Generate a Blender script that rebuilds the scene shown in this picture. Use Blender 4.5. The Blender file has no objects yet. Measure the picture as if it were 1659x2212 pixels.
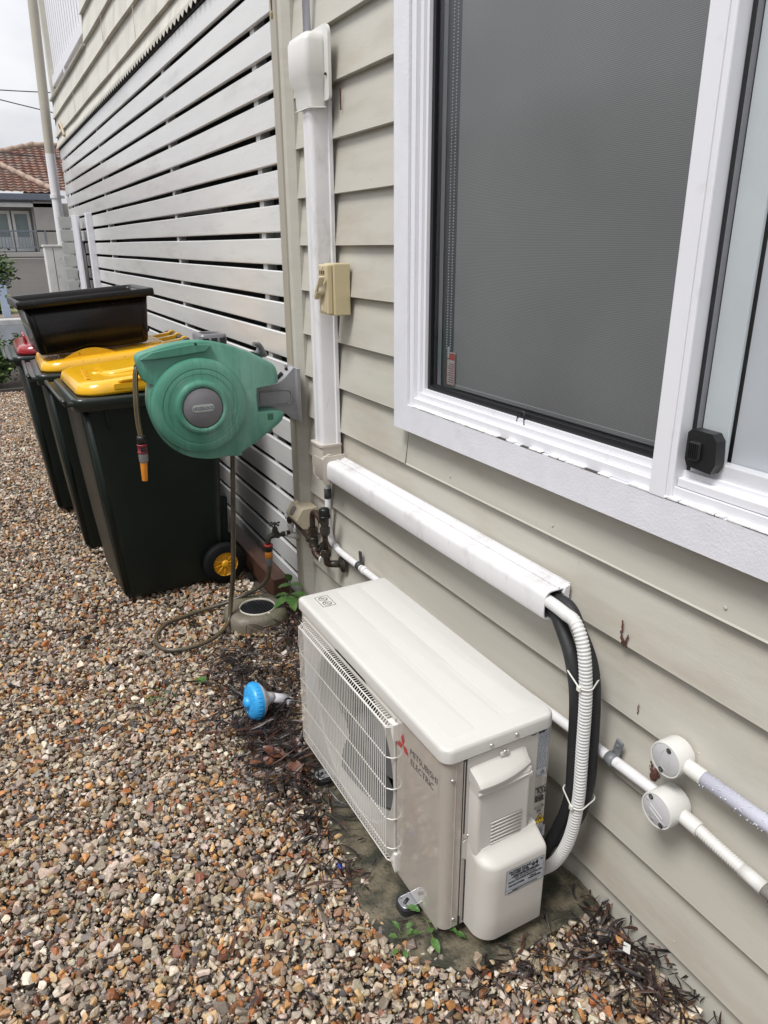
import bpy, bmesh, math, random
import numpy as np
from mathutils import Vector, Matrix, noise as mnoise
random.seed(7); rng = np.random.default_rng(11)
R = math.radians
sc = bpy.context.scene
COL = sc.collection
# ---------------------------------------------------------------- camera
cd = bpy.data.cameras.new('camera'); cam = bpy.data.objects.new('camera', cd); COL.objects.link(cam); sc.camera = cam
yaw, pitch, roll = 0.490443, -0.351611, -0.005584
fwd = Vector((math.sin(yaw)*math.cos(pitch), math.cos(yaw)*math.cos(pitch), math.sin(pitch)))
rt = Vector((math.cos(yaw), -math.sin(yaw), 0)); up = rt.cross(fwd)
r2 = rt*math.cos(roll)+up*math.sin(roll); u2 = -rt*math.sin(roll)+up*math.cos(roll)
mw = Matrix((r2, u2, -fwd)).transposed().to_4x4(); mw.translation = Vector((-1.0881, 0, 1.51)); cam.matrix_world = mw
cd.sensor_fit = 'HORIZONTAL'; cd.sensor_width = 36; cd.lens = 36*1578.53/1659; cd.clip_start = 0.02; cd.clip_end = 500
# ---------------------------------------------------------------- light
SUN_EL, SUN_AZ = R(60), R(-108)
w = bpy.data.worlds.new('World'); sc.world = w; w.use_nodes = True
nt = w.node_tree; nt.nodes.clear()
def N(nt, typ, **k):
    n = nt.nodes.new(typ)
    for a, b in k.items():
        if a in n.inputs.keys() if isinstance(a, str) else False: n.inputs[a].default_value = b
        else: setattr(n, a, b)
    return n
out = N(nt, 'ShaderNodeOutputWorld'); bg = N(nt, 'ShaderNodeBackground'); bg.inputs['Strength'].default_value = 0.12
sky = N(nt, 'ShaderNodeTexSky', sky_type='NISHITA'); sky.sun_disc = False; sky.sun_elevation = SUN_EL; sky.sun_rotation = SUN_AZ
tc = N(nt, 'ShaderNodeTexCoord'); mp = N(nt, 'ShaderNodeMapping'); mp.inputs['Scale'].default_value = (1, 1, 2.6)
nz = N(nt, 'ShaderNodeTexNoise'); nz.inputs['Scale'].default_value = 3.4; nz.inputs['Detail'].default_value = 6; nz.inputs['Roughness'].default_value = .5
cr = N(nt, 'ShaderNodeValToRGB'); cr.color_ramp.elements[0].position = .36; cr.color_ramp.elements[0].color = (5.2, 5.3, 5.65, 1)
cr.color_ramp.elements[1].position = .62; cr.color_ramp.elements[1].color = (7.6, 7.65, 7.9, 1)
mx = N(nt, 'ShaderNodeMix', data_type='RGBA'); mx.inputs[0].default_value = .97
L = nt.links.new
L(tc.outputs['Generated'], mp.inputs[0]); L(mp.outputs[0], nz.inputs['Vector']); L(nz.outputs[0], cr.inputs[0])
sx_ = N(nt, 'ShaderNodeSeparateXYZ'); L(tc.outputs['Generated'], sx_.inputs[0])
zr = N(nt, 'ShaderNodeMapRange'); zr.inputs[1].default_value = .12; zr.inputs[2].default_value = .55; zr.inputs[3].default_value = .68; zr.inputs[4].default_value = 1.12; L(sx_.outputs[2], zr.inputs[0])
mz = N(nt, 'ShaderNodeVectorMath', operation='SCALE'); L(cr.outputs[0], mz.inputs[0]); L(zr.outputs[0], mz.inputs['Scale'])
L(sky.outputs[0], mx.inputs[6]); L(mz.outputs[0], mx.inputs[7]); L(mx.outputs[2], bg.inputs[0]); L(bg.outputs[0], out.inputs[0])
sd = bpy.data.lights.new('sun', 'SUN'); sd.energy = 2.3; sd.angle = R(20); sd.color = (1, .98, .955)
sun = bpy.data.objects.new('sun', sd); COL.objects.link(sun)
sdir = Vector((math.sin(SUN_AZ)*math.cos(SUN_EL), math.cos(SUN_AZ)*math.cos(SUN_EL), math.sin(SUN_EL)))
sun.rotation_euler = (-sdir).to_track_quat('-Z', 'Y').to_euler()
sc.view_settings.view_transform = 'Standard'; sc.view_settings.look = 'None'; sc.view_settings.exposure = 0.50; sc.view_settings.gamma = 1
try: sc.cycles.use_denoising = True
except Exception: pass
# ---------------------------------------------------------------- materials
MATS = {}
def M(name, col, rough=.5, var=.08, vs=6, bump=0., bs=40, stretch=(1, 1, 1), metal=0., dirt=None, dsc=5, dlo=.52, dhi=.68, dstretch=(1, 1, 1),
      drops=0., dropsc=90, coat=0., attr=None, spec=.5, trans=0., bdist=.002, fade=None):
    if name in MATS: return MATS[name]
    m = bpy.data.materials.new(name); m.use_nodes = True; t = m.node_tree; t.nodes.clear(); K = t.links.new
    o = N(t, 'ShaderNodeOutputMaterial'); b = N(t, 'ShaderNodeBsdfPrincipled'); K(b.outputs[0], o.inputs[0])
    tc = N(t, 'ShaderNodeTexCoord')
    def mapped(s):
        if s == (1, 1, 1): return tc.outputs['Object']
        mp = N(t, 'ShaderNodeMapping'); mp.inputs['Scale'].default_value = s; K(tc.outputs['Object'], mp.inputs[0]); return mp.outputs[0]
    v = mapped(stretch)
    n1 = N(t, 'ShaderNodeTexNoise'); n1.inputs['Scale'].default_value = vs; n1.inputs['Detail'].default_value = 5; K(v, n1.inputs['Vector'])
    mr = N(t, 'ShaderNodeMapRange'); mr.inputs[1].default_value = .25; mr.inputs[2].default_value = .75; mr.inputs[3].default_value = 1-var; mr.inputs[4].default_value = 1+var
    K(n1.outputs[0], mr.inputs[0])
    mm = N(t, 'ShaderNodeMix', data_type='RGBA', blend_type='MULTIPLY'); mm.inputs[0].default_value = 1
    mm.inputs[6].default_value = (*col, 1)
    if attr:
        at = N(t, 'ShaderNodeAttribute'); at.attribute_name = attr; K(at.outputs['Color'], mm.inputs[6])
    K(mr.outputs[0], mm.inputs[7]); c = mm.outputs[2]
    for (dc, ds, lo, hi, st) in ([(dirt, dsc, dlo, dhi, dstretch)] if dirt else []) + (fade or []):
        nd = N(t, 'ShaderNodeTexNoise'); nd.inputs['Scale'].default_value = ds; nd.inputs['Detail'].default_value = 8; nd.inputs['Roughness'].default_value = .65
        K(mapped(st), nd.inputs['Vector'])
        rd = N(t, 'ShaderNodeMapRange'); rd.inputs[1].default_value = lo; rd.inputs[2].default_value = hi; rd.inputs[4].default_value = dc[3] if len(dc) > 3 else .8
        K(nd.outputs[0], rd.inputs[0])
        md = N(t, 'ShaderNodeMix', data_type='RGBA'); K(rd.outputs[0], md.inputs[0]); K(c, md.inputs[6]); md.inputs[7].default_value = (*dc[:3], 1); c = md.outputs[2]
    K(c, b.inputs['Base Color'])
    b.inputs['Roughness'].default_value = rough; b.inputs['Metallic'].default_value = metal; b.inputs['Specular IOR Level'].default_value = spec
    b.inputs['Coat Weight'].default_value = coat; b.inputs['Coat Roughness'].default_value = .08
    if trans: b.inputs['Transmission Weight'].default_value = trans
    last = None
    if bump:
        nb = N(t, 'ShaderNodeTexNoise'); nb.inputs['Scale'].default_value = bs; nb.inputs['Detail'].default_value = 6; K(v, nb.inputs['Vector'])
        bp = N(t, 'ShaderNodeBump'); bp.inputs['Strength'].default_value = bump; bp.inputs['Distance'].default_value = bdist; K(nb.outputs[0], bp.inputs['Height']); last = bp
    if drops:
        vo = N(t, 'ShaderNodeTexVoronoi'); vo.inputs['Scale'].default_value = dropsc; K(tc.outputs['Object'], vo.inputs['Vector'])
        sp = N(t, 'ShaderNodeSeparateColor'); K(vo.outputs['Color'], sp.inputs[0])
        gt = N(t, 'ShaderNodeMapRange'); gt.inputs[1].default_value = .55; gt.inputs[2].default_value = 1.; gt.inputs[3].default_value = 0; gt.inputs[4].default_value = .42; K(sp.outputs[0], gt.inputs[0])
        sb = N(t, 'ShaderNodeMath', operation='SUBTRACT', use_clamp=True); K(gt.outputs[0], sb.inputs[0]); K(vo.outputs['Distance'], sb.inputs[1])
        pw = N(t, 'ShaderNodeMath', operation='POWER'); pw.inputs[1].default_value = .5; K(sb.outputs[0], pw.inputs[0])
        b2 = N(t, 'ShaderNodeBump'); b2.inputs['Strength'].default_value = drops; b2.inputs['Distance'].default_value = .004; K(pw.outputs[0], b2.inputs['Height'])
        if last: K(last.outputs[0], b2.inputs['Normal'])
        last = b2
    if last: K(last.outputs[0], b.inputs['Normal'])
    MATS[name] = m; return m
# ---------------------------------------------------------------- mesh helper
class G:
    def __init__(s): s.bm = bmesh.new()
    def _add(s, t, bevel=0, seg=2, ang=40, smooth=None):
        if bevel:
            es = [e for e in t.edges if len(e.link_faces) == 2 and e.calc_face_angle(0) > R(ang)]
            bmesh.ops.bevel(t, geom=es, offset=bevel, segments=seg, profile=.5, affect='EDGES', clamp_overlap=True)
        bmesh.ops.recalc_face_normals(t, faces=t.faces)
        if smooth is not None:
            for f in t.faces: f.smooth = smooth
        me = bpy.data.meshes.new('tmp'); t.to_mesh(me); t.free(); s.bm.from_mesh(me); bpy.data.meshes.remove(me); return s
    def box(s, x0, x1, y0, y1, z0, z1, bevel=0, seg=2, mat=None):
        t = bmesh.new(); bmesh.ops.create_cube(t, size=1)
        for v in t.verts: v.co = Vector(((x0+x1)/2+v.co.x*(x1-x0), (y0+y1)/2+v.co.y*(y1-y0), (z0+z1)/2+v.co.z*(z1-z0)))
        if mat: bmesh.ops.transform(t, matrix=mat, verts=t.verts)
        return s._add(t, bevel, seg)
    def prism(s, poly, axis, a0, a1, bevel=0, seg=2, ang=40, mat=None):
        # poly in the two other axes (order x,y,z without axis)
        t = bmesh.new(); i = 'xyz'.index(axis); o = [k for k in range(3) if k != i]
        def mk(p, a):
            c = [0, 0, 0]; c[i] = a; c[o[0]] = p[0]; c[o[1]] = p[1]; return t.verts.new(c)
        A = [mk(p, a0) for p in poly]; B = [mk(p, a1) for p in poly]; n = len(poly)
        t.faces.new(A); t.faces.new(B[::-1])
        for k in range(n): t.faces.new((A[k], B[k], B[(k+1) % n], A[(k+1) % n]))
        if mat: bmesh.ops.transform(t, matrix=mat, verts=t.verts)
        return s._add(t, bevel, seg, ang)
    def tube(s, pts, r, n=12, caps=True, closed=False):
        pts = [Vector(p) for p in pts]; m = len(pts); rs = r if isinstance(r, (list, tuple)) else [r]*m
        t = bmesh.new(); rings = []; d0 = (pts[1]-pts[0]).normalized()
        nrm = d0.orthogonal().normalized()
        for k in range(m):
            if closed: d = (pts[(k+1) % m]-pts[k-1]).normalized()
            else: d = ((pts[k+1] if k < m-1 else pts[k])-(pts[k-1] if k > 0 else pts[k])).normalized()
            nrm = (nrm-d*nrm.dot(d)).normalized(); bn = d.cross(nrm)
            rings.append([t.verts.new(pts[k]+(nrm*math.cos(2*math.pi*j/n)+bn*math.sin(2*math.pi*j/n))*rs[k]) for j in range(n)])
        for k in range(m if closed else m-1):
            A, B = rings[k], rings[(k+1) % m]
            for j in range(n):
                f = t.faces.new((A[j], A[(j+1) % n], B[(j+1) % n], B[j])); f.smooth = n > 5
        if caps and not closed: t.faces.new(rings[0][::-1]); t.faces.new(rings[-1])
        return s._add(t)
    def lathe(s, prof, org, axis, n=48, smooth=True, xdir=None):
        # prof: list of (radius, height along axis)
        ax = Vector(axis).normalized(); u = Vector(xdir).normalized() if xdir else ax.orthogonal().normalized(); v = ax.cross(u); o = Vector(org)
        t = bmesh.new(); prev = None
        for r, h in prof:
            if r < 1e-6: ring = [t.verts.new(o+ax*h)]
            else: ring = [t.verts.new(o+ax*h+(u*math.cos(2*math.pi*j/n)+v*math.sin(2*math.pi*j/n))*r) for j in range(n)]
            if prev:
                for j in range(n):
                    a = prev if len(prev) == 1 else None; b = ring if len(ring) == 1 else None
                    if a and b: continue
                    if a: f = t.faces.new((a[0], ring[j], ring[(j+1) % n]))
                    elif b: f = t.faces.new((prev[j], b[0], prev[(j+1) % n]))
                    else: f = t.faces.new((prev[j], ring[j], ring[(j+1) % n], prev[(j+1) % n]))
                    f.smooth = smooth
            prev = ring
        return s._add(t)
    def cyl(s, a, b, r, n=24, r1=None, bevel=0):
        a, b = Vector(a), Vector(b); h = (b-a).length
        r1 = r if r1 is None else r1; c = bevel
        pr = [(0, 0), (r-c, 0)] + ([(r, c)] if c else []) + ([(r1, h-c)] if c else [(r1, h)]) + ([(r1-c, h)] if c else []) + [(0, h)]
        if not c: pr = [(0, 0), (r, 0), (r, 0.00001), (r1, h-.00001), (r1, h), (0, h)]
        return s.lathe(pr, a, b-a, n, smooth=False if n < 8 else True)
    def ball(s, c, r, sc_=(1, 1, 1), seg=16):
        t = bmesh.new(); bmesh.ops.create_uvsphere(t, u_segments=seg, v_segments=max(6, seg//2), radius=r)
        for v in t.verts: v.co = Vector((v.co.x*sc_[0], v.co.y*sc_[1], v.co.z*sc_[2]))+Vector(c)
        for f in t.faces: f.smooth = True
        return s._add(t)
    def faces(s, vs, fs, smooth=False):
        t = bmesh.new(); V = [t.verts.new(v) for v in vs]
        for f in fs:
            try:
                ff = t.faces.new([V[i] for i in f]); ff.smooth = smooth
            except ValueError: pass
        me = bpy.data.meshes.new('tmp'); t.to_mesh(me); t.free(); s.bm.from_mesh(me); bpy.data.meshes.remove(me); return s
    def xf(s, m): bmesh.ops.transform(s.bm, matrix=m, verts=s.bm.verts); return s
    def jitter(s, a, f=8.):
        for v in s.bm.verts:
            v.co += Vector(mnoise.noise_vector(v.co*f))*a
        return s
def props(o, label=None, cat=None, group=None, kind=None):
    for k, v in (('label', label), ('category', cat), ('group', group), ('kind', kind)):
        if v: o[k] = v
    return o
ORG = {}
def root(name, loc, label, cat, group=None, kind=None):
    o = bpy.data.objects.new(name, None); o.empty_display_size = .05; COL.objects.link(o); o.location = loc; ORG[o.name] = Vector(loc)
    return props(o, label, cat, group, kind)
def obj(name, g, mat, parent=None, label=None, cat=None, group=None, kind=None, autos=None, org=None):
    me = bpy.data.meshes.new(name)
    off = ORG[parent.name] if parent else Vector(org or (0, 0, 0))
    if off.length: bmesh.ops.translate(g.bm, vec=-off, verts=g.bm.verts)
    g.bm.to_mesh(me); g.bm.free()
    if autos: 
        for p in me.polygons: p.use_smooth = True
        try: me.set_sharp_from_angle(angle=R(autos))
        except Exception: pass
    me.materials.append(mat); o = bpy.data.objects.new(name, me); COL.objects.link(o)
    if parent: o.parent = parent; ORG[o.name] = off
    else: o.location = off; ORG[o.name] = off
    return props(o, label, cat, group, kind)
def npmesh(name, V, F, mat, nper, parent=None, col=None, smooth=False, **k):
    me = bpy.data.meshes.new(name); nf = len(F)
    off = ORG[parent.name] if parent else Vector((0, 0, 0)); V = V-np.array(off)[None]
    me.vertices.add(len(V)); me.vertices.foreach_set('co', V.astype(np.float32).ravel())
    me.loops.add(nf*nper); me.loops.foreach_set('vertex_index', F.astype(np.int32).ravel())
    me.polygons.add(nf); me.polygons.foreach_set('loop_start', np.arange(nf, dtype=np.int32)*nper); me.polygons.foreach_set('loop_total', np.full(nf, nper, np.int32))
    me.polygons.foreach_set('use_smooth', np.full(nf, smooth, bool)); me.update(calc_edges=True)
    if col is not None:
        a = me.color_attributes.new('tint', 'FLOAT_COLOR', 'POINT'); a.data.foreach_set('color', np.c_[col, np.ones(len(col))].astype(np.float32).ravel())
    me.materials.append(mat); o = bpy.data.objects.new(name, me); COL.objects.link(o)
    if parent: o.parent = parent; ORG[o.name] = off
    return props(o, **k)
def cat(pts, n=8, closed=False):
    P = [Vector(p) for p in pts]; m = len(P); o = []
    for i in range(m if closed else m-1):
        if closed: a, b, c, d = P[i-1], P[i], P[(i+1) % m], P[(i+2) % m]
        else: a, b, c, d = P[max(i-1, 0)], P[i], P[i+1], P[min(i+2, m-1)]
        for k in range(n):
            t = k/n; o.append(.5*((2*b)+(c-a)*t+(2*a-5*b+4*c-d)*t*t+(3*b-a-3*c+d)*t**3))
    if not closed: o.append(P[-1])
    return o
def text(name, s, size, org, xd, yd, mat, parent, align='LEFT', ext=.0003, sx=1., lift=.0006, bold=0., spacing=1., line=1., width=None):
    cu = bpy.data.curves.new('t', 'FONT'); cu.body = s; cu.size = size; cu.align_x = align; cu.extrude = ext; cu.offset = bold; cu.space_character = spacing; cu.space_line = line; cu.resolution_u = 3
    ob = bpy.data.objects.new('t', cu); COL.objects.link(ob); bpy.context.view_layer.update()
    me = bpy.data.meshes.new_from_object(ob); bpy.data.objects.remove(ob); bpy.data.curves.remove(cu)
    xs_ = [v.co.x for v in me.vertices]
    if width: sx = width/(max(xs_)-min(xs_))
    xd, yd = Vector(xd).normalized(), Vector(yd).normalized(); zd = xd.cross(yd)
    m = Matrix((xd*sx, yd, zd)).transposed().to_4x4(); m.translation = Vector(org)+zd*lift-ORG[parent.name]
    me.transform(m); me.name = name; me.materials.clear(); me.materials.append(mat)
    o = bpy.data.objects.new(name, me); COL.objects.link(o); o.parent = parent; ORG[o.name] = ORG[parent.name]; return o
def rrect(x0, x1, y0, y1, r, n=6):
    rr = r if isinstance(r, (list, tuple)) else [r]*4; P = []
    for (cx, cy, a0, q) in ((x1, y1, 0, rr[0]), (x0, y1, 90, rr[1]), (x0, y0, 180, rr[2]), (x1, y0, 270, rr[3])):
        sx = -1 if cx == x1 else 1; sy = -1 if cy == y1 else 1
        for k in range(n+1):
            a = R(a0+90*k/n); P.append((cx+sx*q+q*math.cos(a), cy+sy*q+q*math.sin(a)))
            if q < 1e-6: break
    return P

# paints
cream = M('cream_paint', (.475, .455, .398), .42, .05, 3, .35, 60, (6, .7, 9), dirt=(.34, .285, .215, .6), dsc=3.2, dlo=.50, dhi=.74, dstretch=(1, .5, 2.2), bdist=.0012,
          fade=[((.20, .15, .11, .55), 26, .70, .78, (1, 1, 1))])
cream_old = M('old_cream_paint', (.56, .54, .475), .55, .08, 4, .4, 50, (5, 1, 3), dirt=(.34, .31, .27, .6), dsc=4, dlo=.5, dhi=.7, dstretch=(1, .8, .3), bdist=.002)
olive = M('olive_paint', (.34, .315, .26), .45, .05, 5, .3, 50, (6, 6, .8), dirt=(.3, .2, .13, .5), dsc=6, dlo=.62, dhi=.75)
slatm = M('slat_paint', (.60, .60, .59), .27, .05, 2.5, .2, 50, (8, 1, 8), drops=.6, dropsc=75, bdist=.0008, coat=.3, dirt=(.42, .41, .38, .5), dsc=4, dlo=.55, dhi=.7, dstretch=(1, .3, 2))
whitem = M('white_timber_paint', (.68, .68, .72), .4, .04, 7, .4, 70, (3, 3, 3), bdist=.002, drops=.12, dropsc=70, dirt=(.5, .47, .42, .5), dsc=9, dlo=.62, dhi=.75)
alum = M('white_aluminium', (.72, .72, .75), .3, .02, 5, dirt=(.5, .48, .44, .4), dsc=14, dlo=.6, dhi=.75)
pvc = M('white_plastic', (.68, .67, .68), .38, .03, 8, dirt=(.36, .35, .33, .55), dsc=10, dlo=.54, dhi=.74, dstretch=(1, 1.6, .6), fade=[((.34, .33, .30, .4), 60, .62, .72, (1, 1, .25))])
pvc_new = M('pale_plastic', (.64, .63, .60), .32, .02, 9)
grey_pvc = M('blue_grey_plastic', (.52, .52, .60), .28, .03, 9, drops=.4, dropsc=60)
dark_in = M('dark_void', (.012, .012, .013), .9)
black = M('black_plastic', (.012, .012, .013), .38, .2, 12, .1, 60)
rubber = M('black_rubber', (.018, .018, .02), .65, .2, 20, .3, 90)

# ---------------------------------------------------------------- ground
soil = M('dark_soil', (.060, .045, .034), .85, .3, 14, .8, 60, bdist=.01)
g = G(); g.faces([(-60, -30, -.028), (60, -30, -.028), (60, 90, -.028), (-60, 90, -.028)], [(0, 1, 2, 3)]); obj('ground', g, soil, kind='structure')
asph = M('wet_asphalt', (.085, .09, .1), .3, .15, 20, .4, 200)
g = G(); g.box(-40, 40, 11.9, 17.2, -.027, -.012); obj('road', g, asph, kind='structure')
conc = M('kerb_concrete', (.36, .36, .35), .6, .15, 6, .4, 60)
g = G()
g.box(-40, 40, 17.2, 17.5, -.028, .1, .02); g.box(-40, 40, 11.6, 11.9, -.028, .0, .01); obj('kerb', g, conc, kind='structure')
g = G(); g.box(-40, 40, 17.5, 24.2, -.028, .08); obj('verge', g, M('verge_mulch', (.16, .125, .10), .9, .35, 5, .8, 30, bdist=.02, dirt=(.2, .24, .06, .7), dsc=.8, dlo=.5, dhi=.6), kind='structure')
# concrete slab under the unit
slabm = M('wet_slab_concrete', (.125, .105, .070), .55, .3, 22, .7, 130, dirt=(.022, .024, .015, .92), dsc=13, dlo=.42, dhi=.58, bdist=.004, fade=[((.03, .032, .034, .9), 70, .6, .66, (1, 1, 1))])
def ragged(poly, step=.03, amp=.02):
    o = []
    for i, p in enumerate(poly):
        q = poly[(i+1) % len(poly)]; d = math.hypot(q[0]-p[0], q[1]-p[1]); n = max(1, int(d/step))
        for k in range(n):
            t = k/n; x = p[0]+(q[0]-p[0])*t; y = p[1]+(q[1]-p[1])*t
            v = mnoise.noise_vector(Vector((x*9, y*9, 0)))*amp; o.append((x+v.x, y+v.y))
    return o
SLAB = [(-.47, 1.80), (-.455, 1.63), (-.475, 1.44), (-.497, 1.31), (-.508, 1.20), (-.505, 1.09), (-.462, 1.01), (-.385, .955), (-.27, .925), (-.13, .925), (-.005, .900), (.0, 1.86)]
g = G(); g.prism(ragged(SLAB), 'z', -.05, 0.002, bevel=.004, seg=1); obj('concrete_slab', g, slabm, label='rough damp concrete slab under the air conditioner', cat='slab')
# ---------------------------------------------------------------- gravel stones
def hull(npts, sub, seed, sq):
    rs = np.random.default_rng(seed); p = rs.normal(size=(npts, 3)); p /= np.linalg.norm(p, axis=1)[:, None]; p *= rs.uniform(.78, 1.08, (npts, 1)); p = p*np.array(sq)
    b = bmesh.new(); [b.verts.new(v) for v in p]; r = bmesh.ops.convex_hull(b, input=b.verts)
    bmesh.ops.delete(b, geom=[v for v in b.verts if not v.link_faces], context='VERTS')
    if sub:
        bmesh.ops.dissolve_limit(b, angle_limit=R(16), verts=b.verts, edges=b.edges)
        bmesh.ops.bevel(b, geom=list(b.edges), offset=.085, segments=1, affect='EDGES', clamp_overlap=True)
    bmesh.ops.triangulate(b, faces=b.faces); b.verts.index_update()
    V = np.array([v.co[:] for v in b.verts]); F = np.array([[v.index for v in f.verts] for f in b.faces]); b.free(); return V, F
SQ = [(1, .75, .6), (1, .85, .7), (1, .6, .5), (1, .9, .55), (1, .7, .75)]
T_near = [hull(13, True, 100+i, SQ[i % 5]) for i in range(22)]
T_far = [hull(10, False, 200+i, SQ[i % 5]) for i in range(12)]
PAL = np.array([(.50, .44, .37), (.56, .52, .46), (.40, .36, .31), (.62, .59, .54), (.33, .29, .25), (.52, .37, .21), (.48, .26, .10), (.36, .14, .05), (.20, .09, .055),
                (.19, .16, .15), (.10, .10, .11), (.34, .22, .16), (.26, .25, .25), (.70, .67, .61), (.38, .33, .24), (.44, .38, .34)])
PW = np.array([14, 12, 10, 8, 8, 11, 8, 5., 3.5, 4, 3, 7, 5, 3.2, 7, 10.]); PW /= PW.sum()
def inpoly(x, y, P):
    c = np.zeros(len(x), bool); n = len(P)
    for i in range(n):
        x0, y0 = P[i]; x1, y1 = P[(i+1) % n]
        m = ((y0 > y) != (y1 > y)) & (x < (x1-x0)*(y-y0)/((y1-y0)+1e-12)+x0); c ^= m
    return c
def gz(x, y): return .006*np.sin(x*7+y*3)+.005*np.sin(y*11-x*4)+.004*np.sin(x*19+y*17)
def stones(x0, x1, y0, y1, sp, T, layers, rs, out, smin=.0066, smax=.0175, mean=.0118, zadd=0.):
    for ly in range(layers):
        nx = int((x1-x0)/sp); ny = int((y1-y0)/sp)
        X, Y = np.meshgrid(np.arange(nx), np.arange(ny)); X = x0+(X.ravel()+rs.uniform(-.1, 1.1, nx*ny))*sp; Y = y0+(Y.ravel()+rs.uniform(-.1, 1.1, nx*ny))*sp
        k = rs.uniform(size=len(X)) < (1. if ly == 0 else .8); X, Y = X[k], Y[k]
        edge = np.array(mnoise_arr(X, Y))*.02
        k = ~inpoly(X+edge, Y, [(p[0]+(.018 if p[0] < -.1 else 0), p[1]+(.012 if p[1] < 1.05 else 0)) for p in SLAB]); k &= X < -.008
        k |= (rs.uniform(size=len(X)) < .008) & (X < -.01) & (X > -.5) & (Y < 1.02)
        k &= ~((X > -.36) & (X < -.13) & (Y > 2.63) & (Y < 2.86)); k &= ~((X > -.165) & (Y > 2.86))
        X, Y = X[k], Y[k]; n = len(X)
        S = np.clip(rs.lognormal(math.log(mean), .27, n), smin, smax*1.25)
        Z = -.024+zadd+ly*.0085+gz(X, Y)+rs.uniform(-.002, .004, n)+S*.35
        a, b, c = rs.uniform(0, 2*np.pi, n), rs.normal(0, .5, n), rs.normal(0, .5, n)
        ca, sa, cb, sb, cc, scn = np.cos(a), np.sin(a), np.cos(b), np.sin(b), np.cos(c), np.sin(c)
        Rm = np.zeros((n, 3, 3))
        Rm[:, 0] = np.c_[ca*cb, ca*sb*scn-sa*cc, ca*sb*cc+sa*scn]; Rm[:, 1] = np.c_[sa*cb, sa*sb*scn+ca*cc, sa*sb*cc-ca*scn]; Rm[:, 2] = np.c_[-sb, cb*scn, cb*cc]
        ti = rs.integers(0, len(T), n); ci = rs.choice(len(PAL), n, p=PW)
        C = PAL[ci]*np.array([.83, .765, .69])*rs.uniform(.55, 1.4, (n, 1))*rs.uniform(.95, 1.05, (n, 3))
        for k2 in range(len(T)):
            q = np.where(ti == k2)[0]; V, F = T[k2]
            VV = np.einsum('nij,vj->nvi', Rm[q], V)*S[q, None, None]+np.stack([X[q], Y[q], Z[q]], 1)[:, None]
            out[0].append(VV.reshape(-1, 3)); out[1].append((F[None]+(np.arange(len(q))*len(V))[:, None, None]+out[3]).reshape(-1, 3))
            out[2].append(np.repeat(C[q], len(V), 0)); out[3] += len(q)*len(V)
def mnoise_arr(X, Y): return np.sin(X*40+3*np.sin(Y*23))*.6+np.sin(Y*55+X*17)*.5
gravelm = M('wet_gravel', (.4, .4, .4), .42, .22, 90, .5, 260, attr='tint', bdist=.003, spec=.5, dirt=(.16, .10, .06, .55), dsc=38, dlo=.54, dhi=.70)
acc = [[], [], [], 0]; rs = np.random.default_rng(5)
stones(-1.50, 0., .35, 2.3, .0190, T_near, 3, rs, acc)
stones(-1.55, 0., 2.3, 4.2, .0192, T_far, 3, rs, acc)
stones(-1.6, -.0, 4.2, 9.0, .0200, T_far, 2, rs, acc, .007, .017)
stones(-1.40, 0., .40, 2.6, .0105, T_far, 1, rs, acc, .0028, .0055, .0042, .013)
npmesh('gravel', np.concatenate(acc[0]), np.concatenate(acc[1]), gravelm, 3, col=np.concatenate(acc[2]), label='wet multicoloured crushed stone covering the side path', kind='stuff')
# ---------------------------------------------------------------- leaf litter
def leaves(name, spots, mat, pal, rs, label=None, kind='stuff', parent=None, **k):
    VV, FF, CC, off = [], [], [], 0; seg = 6
    for (x, y, z, Ln, W, az, tilt, rl, curl) in spots:
        t = np.linspace(0, 1, seg+1); wd = W*np.sin(np.pi*np.clip(t*.94+.03, 0, 1))**.8
        ang = tilt+curl*(t-.3); dx = np.cumsum(np.cos(ang))/seg*Ln; dz = np.cumsum(np.sin(ang))/seg*Ln
        side = np.cumsum(np.sin((t-.5)*rs.normal(0, 1.2)))/seg*Ln*.6
        for s_, zz in ((-1, .25), (0, 0), (1, .25)):
            lx = dx; ly_ = side+s_*wd*math.cos(rl); lz = dz+abs(s_)*wd*zz+s_*wd*math.sin(rl)
            VV.append(np.c_[x+lx*math.cos(az)-ly_*math.sin(az), y+lx*math.sin(az)+ly_*math.cos(az), z+lz])
        n = seg+1; i = np.arange(seg)
        for a in (0, n): FF.append(np.c_[off+a+i, off+a+i+1, off+a+n+i+1, off+a+n+i])
        off += 3*n; c = pal[rs.integers(0, len(pal))]*rs.uniform(.7, 1.3); CC.append(np.repeat(c[None], 3*n, 0))
    V = np.concatenate(VV); F = np.concatenate(FF)
    return npmesh(name, V, F, mat, 4, parent=parent, col=np.concatenate(CC), smooth=True, label=label, kind=kind, **k)
litterm = M('dead_leaf', (.05, .03, .02), .42, .3, 60, attr='tint')
LP = np.array([(.018, .011, .010), (.026, .014, .011), (.010, .008, .008), (.040, .018, .012), (.016, .011, .010), (.013, .010, .010), (.07, .03, .018), (.02, .015, .015)])
sp = []
def cluster(cx, cy, sx, sy, n, z1=.025, L0=.035, L1=.10, rs=rs, xr=(-9, 0)):
    for _ in range(n):
        x, y = rs.normal(cx, sx), rs.normal(cy, sy)
        if not (xr[0] < x < xr[1]): continue
        base = 0.004 if inpoly(np.array([x]), np.array([y]), SLAB)[0] else .002+float(gz(x, y))+.004
        sp.append((x, y, base+rs.uniform(0, z1)*.8, rs.uniform(L0, L1), rs.uniform(.0016, .0040), rs.uniform(0, 6.3), rs.normal(0, .2), rs.normal(0, .6), rs.normal(-.15, .3)))
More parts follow.
